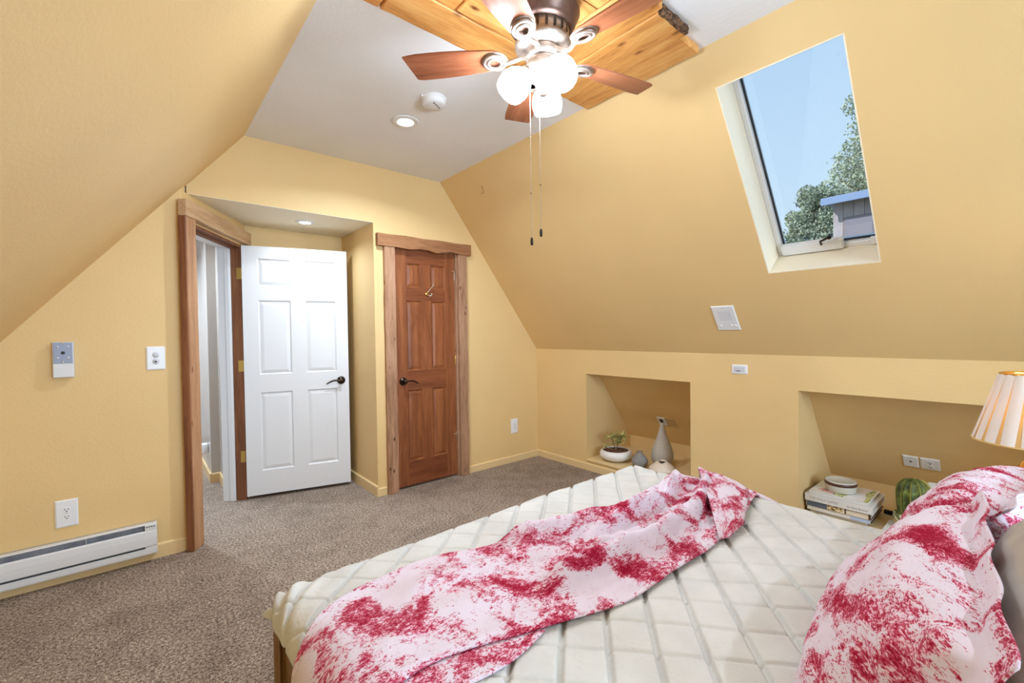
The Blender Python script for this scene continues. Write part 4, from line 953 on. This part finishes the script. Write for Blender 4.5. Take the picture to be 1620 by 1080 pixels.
bm = lathe([(0, 0), (.055, 0), (.085, .012), (.112, .036), (.110, .046), (.085, .068), (.058, .088), (.042, .100), (.036, .098), (.034, .086), (0, .082)], 48)
for v_ in bm.verts:
    if v_.co.z > .095: v_.co.z += .006*math.sin(3*math.atan2(v_.co.y, v_.co.x)+.5)
obj('body', bm, plain('matte_cream_ceramic', (226, 210, 190), .6), lv, True)
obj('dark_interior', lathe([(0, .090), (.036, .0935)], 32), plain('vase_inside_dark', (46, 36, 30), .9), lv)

# ------------------------------------------------------------------ near niche: books, tub, cactus
M_page = speck('book_pages', (196, 180, 170), (214, 200, 190), .8, 120, 0, .3)
M_cw = plain('book_cover_white', (226, 220, 212), .45)
def text_part(parent, body, size, mat, M_, name='lettering'):
    cu = bpy.data.curves.new(name, 'FONT'); cu.body = body; cu.size = size; cu.extrude = .0002; cu.align_x = 'LEFT'
    o = bpy.data.objects.new(name, cu); C.objects.link(o); dg = bpy.context.evaluated_depsgraph_get(); me = bpy.data.meshes.new_from_object(o.evaluated_get(dg))
    bpy.data.objects.remove(o); me.materials.clear(); me.materials.append(mat); o2 = bpy.data.objects.new(name, me); C.objects.link(o2); o2.parent = parent; o2.matrix_local = M_; return o2
def book(label, x0, x1, y0, y1, z, th, spine_mat, cover_mat, extras=None, rot=0):
    """spine faces -x (to the viewer); pages show on the other three sides"""
    t = thing('book', label, 'book', ((x0+x1)/2, (y0+y1)/2, z), (0, 0, rot), 'books stacked in the near niche'); a, b = (x1-x0)/2, (y1-y0)/2; c = .003
    obj('pages', bbox(-a+.004, a-.005, -b+.005, b-.005, c, th-c, 0), M_page, t)
    bm = NB(); box(bm, -a, a, -b, b, 0, c); box(bm, -a, a, -b, b, th-c, th); obj('cover', bm, cover_mat, t)
    sp_ = obj('spine', bbox(-a-.002, -a+.004, -b, b, 0, th, .0015, 1), spine_mat, t)
    if extras: extras(t, a, b, th, sp_)
    return t
M_ink = plain('spine_ink_taupe', (150, 132, 124), .6); M_dk = plain('edge_brown', (84, 52, 34), .6)
spM = lambda a, y, z: Matrix(((0, 0, -1, -a-.0022), (-1, 0, 0, y), (0, 1, 0, z), (0, 0, 0, 1)))   # text x -> -y, up z, faces -x
z_ = Z0
def ex4(t, a, b, th, s): pass
book('bottom book of the niche stack, with brown edged covers', 3.375, 3.69, .672, .975, z_, .020, M_cw, M_dk); z_ += .0205
def ex3(t, a, b, th, s): obj('colour_band', bbox(-a-.003, -a-.0015, -b+.002, -b+.10, .002, th-.002, 0), plain('pale_blue_band', (178, 190, 214), .5), s)
book('white book with a pale blue spine end, second from the bottom of the stack', 3.352, 3.675, .655, .985, z_, .026, M_cw, M_dk, ex3); z_ += .0265
def ex2(t, a, b, th, s):
    obj('slate_band', bbox(-a-.003, -a-.0015, b-.115, b-.004, .002, th-.002, 0), plain('slate_blue_cloth', (88, 98, 108), .6), s)
    q = MB('ornate_gold_print', rough=.5); v = q.coord(); q.color(q.ramp(q.noise(v, 60, 3, .6), [(.38, lin((70, 44, 26))), (.5, lin((206, 172, 110))), (.62, lin((238, 226, 200)))]))
    obj('picture_band', bbox(-a-.003, -a-.0015, b-.20, b-.117, .002, th-.002, 0), q.m, s)
    obj('brown_stripe', bbox(-a-.0032, -a-.0015, -b, -b+.012, 0, th, 0), M_dk, s); obj('brown_stripe', bbox(-a-.0032, -a-.0015, b-.215, b-.208, .001, th-.001, 0), M_dk, s)
book('third book from the bottom, with slate and ornate picture bands on its spine', 3.345, 3.67, .650, .988, z_, .036, plain('spine_cream', (224, 208, 184), .5), M_dk, ex2); z_ += .0365
def ex1(t, a, b, th, s):
    text_part(s, 'THE WILD LAND', .021, M_ink, spM(a, b-.022, .016)); text_part(s, 'by Gary Bonner', .016, plain('spine_ink_brown', (120, 92, 76), .6), spM(a, -b+.125, .014))
book('thick white book whose spine reads THE WILD LAND', 3.333, 3.668, .640, .992, z_, .045, M_cw, M_cw, ex1); z_ += .0455
def ex0(t, a, b, th, s):
    q = MB('leaf_print_green', rough=.5); v = q.coord(); q.color(q.ramp(q.noise(v, 45, 3, .6, 1), [(.4, lin((108, 118, 50))), (.5, lin((190, 188, 110))), (.6, lin((226, 222, 180)))]))
    bm = NB(); prism(bm, [(-a+.012, -.02, th), (-a+.03, .035, th), (a-.06, .02, th), (a-.02, -.02, th), (.02, -.055, th)], (0, 0, .0006)); obj('leaf_print', fixn(bm), q.m, t)
    bm = NB(); prism(bm, [(-a+.002, -b+.022, th), (-a+.10, -b+.032, th), (a-.12, -b+.05, th), (a-.01, -b+.03, th), (a-.01, -b+.012, th), (-a+.01, -b+.004, th)], (0, 0, .0007)); obj('leaf_print', fixn(bm), q.m, t)
    q = MB('coral_print', rough=.5); v = q.coord(); q.color(q.ramp(q.noise(v, 60, 3, .6, 1), [(.4, lin((120, 60, 60))), (.5, lin((226, 150, 144))), (.6, lin((238, 214, 208)))]))
    bm = NB(); prism(bm, [(-a+.07, b-.03, th), (-a+.04, b-.08, th), (-a+.03, b-.13, th), (-a+.06, b-.125, th), (-a+.10, b-.10, th), (-a+.11, b-.05, th)], (0, 0, .0006)); obj('coral_print', fixn(bm), q.m, t)
zt0 = z_
book('thin top book with green leaf and coral prints on its white cover', 3.342, 3.648, .662, .972, z_, .017, M_cw, plain('top_cover_white', (232, 226, 222), .4), ex0); z_ += .0175
tb = thing('lidded_tub', 'round cream tub with a brown rim band sitting on the books', 'tub', (3.475, .832, z_+.0005))
obj('body', lathe([(0, 0), (.072, 0), (.080, .008), (.084, .040), (.084, .050), (0, .050)], 40), plain('tub_cream', (206, 198, 180), .5), tb, True)
obj('rim_band', lathe([(.0845, .046), (.087, .047), (.087, .064), (.0845, .065)], 40), plain('tub_brown_band', (88, 52, 32), .4), tb, True)
obj('lid', lathe([(.0845, .060), (.084, .070), (.080, .072), (.076, .068), (0, .068)], 40), plain('tub_lid_grey', (200, 196, 186), .5), tb, True)
cb = thing('black_cord_bar', 'short black plastic bar lying between the book stack and the cactus', 'cord', (3.66, .60, Z0))
obj('bar_body', tube([(.02, .045, .015), (.0, -.06, .015)], .0145, 12), M_black, cb, True); obj('bar_cap', tube([(.0, -.058, .015), (-.002, -.07, .015)], .011, 12), M_slot, cb, True)
tr_ = thing('book', 'small white printed book lying under the cactus pot', 'book', (3.42, .50, Z0))
obj('cover', bbox(-.13, .10, -.11, .095, .0, .022, .003), plain('tray_white', (226, 224, 222), .5), tr_)
obj('print_mark', bbox(-.05, .02, .0955, .0965, .006, .016, 0), plain('print_blue_grey', (140, 146, 160), .5), tr_)
ct = thing('cactus', 'ribbed green column cactus in a patterned orange pot in the near niche', 'cactus', (3.45, .475, Z0+.022))
q = MB('pot_patterned', rough=.45); v = q.coord((1, 1, 1)); n1 = q.noise(v, 26, 3, .6, .8); sz_ = q.n('SeparateXYZ'); q.l(v, sz_.inputs[0])
colA = q.ramp(sz_.outputs['Z'], [(.0, lin((206, 96, 24))), (.035, lin((226, 150, 40))), (.06, lin((120, 130, 70))), (.10, lin((88, 100, 70)))])
q.color(q.mix(q.ramp(n1, [(.50, (0, 0, 0)), (.54, (1, 1, 1))]), colA, lin((226, 214, 180)))); M_pot = q.m
obj('pot', lathe([(0, 0), (.066, 0), (.082, .02), (.092, .06), (.088, .085), (.082, .09), (.078, .082), (0, .08)], 40), M_pot, ct, True)
bm = NB(); seg, rings = 96, 26; rows = []
for j in range(rings+1):
    u = j/rings; zc = .075+.225*u; r = .080*math.sqrt(max(0, 1-max(0, (u-.55)/.45)**2.2))*(.86+.14*math.sin(min(1, u*1.6)*PI/2)) + 1e-4
    rows.append([bm.verts.new((r*(1-.12*(.5-.5*math.cos(12*2*PI*i/seg)))*math.cos(2*PI*i/seg), r*(1-.12*(.5-.5*math.cos(12*2*PI*i/seg)))*math.sin(2*PI*i/seg), zc)) for i in range(seg)])
for A, B in zip(rows, rows[1:]):
    for i in range(seg): bm.faces.new((A[i], A[(i+1) % seg], B[(i+1) % seg], B[i]))
bm.faces.new(rows[-1])
q = MB('cactus_green', rough=.6); v = q.coord(); q.color(q.ramp(q.noise(v, 30, 4, .65), [(.36, lin((54, 64, 30))), (.52, lin((98, 110, 50))), (.66, lin((140, 152, 72)))])); obj('body', fixn(bm), q.m, ct, True)
bm = NB()
for i in range(12):
    a_ = 2*PI*i/12
    for j in [k_*.5 for k_ in range(3, 2*rings-2)]:
        u = j/rings; zc = .075+.225*u; r = .080*math.sqrt(max(0, 1-max(0, (u-.55)/.45)**2.2))*(.86+.14*math.sin(min(1, u*1.6)*PI/2))
        for da, dz in ((.12, .3), (-.12, .3), (0, -.2)):
            p = Vector((r*math.cos(a_), r*math.sin(a_), zc)); d_ = Vector((math.cos(a_+da*4), math.sin(a_+da*4), dz)).normalized()*.016
            s2_ = Vector((-math.sin(a_), math.cos(a_), .3))*.0022
            bm.faces.new([bm.verts.new(p+s2_), bm.verts.new(p-s2_), bm.verts.new(p+d_)])
sp2 = obj('spines', bm, plain('cactus_spines', (206, 200, 110), .6), ct); sp2['kind'] = 'stuff'
av = thing('white_arch_vase', 'white rounded vase half hidden behind the cactus', 'vase', (3.64, .41, Z0))
obj('body', lathe([(0, 0), (.05, 0), (.075, .03), (.085, .10), (.078, .18), (.055, .23), (.03, .255), (.03, .26), (.022, .26), (.02, .24), (0, .235)], 36), plain('white_bisque', (226, 222, 210), .5), av, True)

# ------------------------------------------------------------------ outdoors seen through the skylight
bm = NB(); box(bm, -40, 80, -60, 60, -3.3, -3.2); gr = obj('ground', bm, speck('dry_grass', (110, 108, 70), (140, 134, 96), .95, 2, 0, .2)); struct(gr)
bd = thing('neighbour_house', 'brown outbuilding, paled by haze, with a blue metal roof edge outside the skylight', 'building', (9.0, 0, 0))
M_sid = wood('hazed_siding', [(176, 164, 170), (196, 186, 192), (210, 200, 206)], 'z', 10, 2, .8)  # haze put into the siding as a pale lavender grey
for i in range(26):
    y1_ = 2.26-.14*i; obj('siding_board', bbox(0 if i % 2 else -.004, .03, y1_-.136, y1_, -3.2, 3.40, .004, 1), M_sid, bd)
obj('walls', bbox(.03, 1.6, -1.4, 2.25, -3.2, 3.39, 0), M_sid, bd)
M_blue = plain('blue_metal_roof', (142, 166, 208), .5, 0)
obj('roof', bbox(-.25, 1.75, -1.6, 2.36, 3.40, 3.44, .005), M_blue, bd); obj('fascia', bbox(-.27, -.24, -1.6, 2.37, 3.34, 3.46, .004), M_blue, bd)
wf = obj('window', bbox(-.02, .02, 1.30, 2.12, 2.3, 3.14, .004), plain('bldg_window_frame', (150, 138, 142), .6), bd)
for (a, b) in ((1.33, 1.70), (1.73, 2.09)): obj('pane', bbox(-.026, -.018, a, b, 2.33, 3.11, 0), plain('bldg_window_glass', (150, 144, 158), .3), wf)
M_lf1 = speck('hazed_leaves_light', (166, 180, 156), (200, 208, 184), .8, 3, 0, 0); M_lf2 = speck('hazed_leaves_dark', (150, 164, 144), (182, 192, 170), .8, 3, 0, 0)  # haze over the trees is put into these pale leaf colours
M_trk = speck('tree_bark', (92, 78, 64), (120, 104, 88), .9, 8)
def tree(label, base, blobs, n, mat, seed, size=.085):
    t = thing('tree', label, 'tree', base); r = np.random.default_rng(seed); bz = Vector(base)
    V = []; F = []
    tot = sum(b[3]**2 for b in blobs)
    for (bx_, by_, bz_, R_) in blobs:
        k = int(n*R_**2/tot)
        d = r.normal(size=(k, 3)); d /= np.linalg.norm(d, axis=1)[:, None]; rad = R_*(.35+.65*r.random(k)**.5)
        # clumps
        c = d*rad[:, None]; c = c + .10*np.sin(c[:, [1, 2, 0]]*9+seed)
        c = c[np.sin(c[:, 0]*11+seed)+np.sin(c[:, 1]*12)+np.sin(c[:, 2]*10) > -.9]
        c = c + np.array([bx_, by_, bz_]) - np.array(base)
        for p in c:
            u = r.normal(size=3); u /= np.linalg.norm(u); w_ = np.cross(u, r.normal(size=3)); w_ /= np.linalg.norm(w_); s_ = size*(.6+.8*r.random()); i0 = len(V)
            V += [p-u*s_, p+w_*s_*.5, p+u*s_, p-w_*s_*.5]; F.append((i0, i0+1, i0+2, i0+3))
    me = bpy.data.meshes.new('foliage'); me.from_pydata([tuple(map(float, p)) for p in V], [], F)
    o = obj('foliage', me, mat, t); o['kind'] = 'stuff'
    top = max(b[2] for b in blobs)-base[2]; bm = tube([(0, 0, 0), (.05, .04, top*.45), (0, .0, top*.9)], [.22, .16, .04], 10)
    for (bx_, by_, bz_, R_) in blobs:
        q0 = Vector((0, 0, max(.5, (bz_-base[2])*.7))); tube([q0, q0*.4+(Vector((bx_, by_, bz_))-bz)*.6, Vector((bx_, by_, bz_))-bz], [.08, .05, .015], 6, bm)
    obj('trunk', bm, M_trk, t)
tree('tallest tree outside the skylight, rising at the right edge of the glass', (14.6, 2.5, -3.2), [(14.4, 2.9, 5.9, .62), (14.4, 2.3, 6.6, .9), (14.5, 3.3, 5.2, .62), (14.6, 2.6, 5.0, 1.0), (14.5, 3.0, 4.3, .8), (14.3, 2.0, 7.9, .85), (14.3, 3.05, 7.05, .28), (14.6, 2.2, 3.6, 1.1)], 30000, M_lf1, 3, .042)
f_ = .852
tree('lower hazy tree outside the skylight, in front of the taller one', (12.1, 3.42, -3.2), [(12.1+a_, b_*f_, 1.31+(c_-1.31)*f_, d_*f_) for a_, b_, c_, d_ in ((0, 4.0, 4.7, .50), (0, 4.35, 4.2, .42), (.1, 3.6, 4.6, .6), (0, 4.1, 3.7, .65), (.1, 3.5, 3.8, .7), (0, 4.5, 3.3, .5), (0, 3.8, 3.0, .8))], 26000, M_lf2, 5, .036)
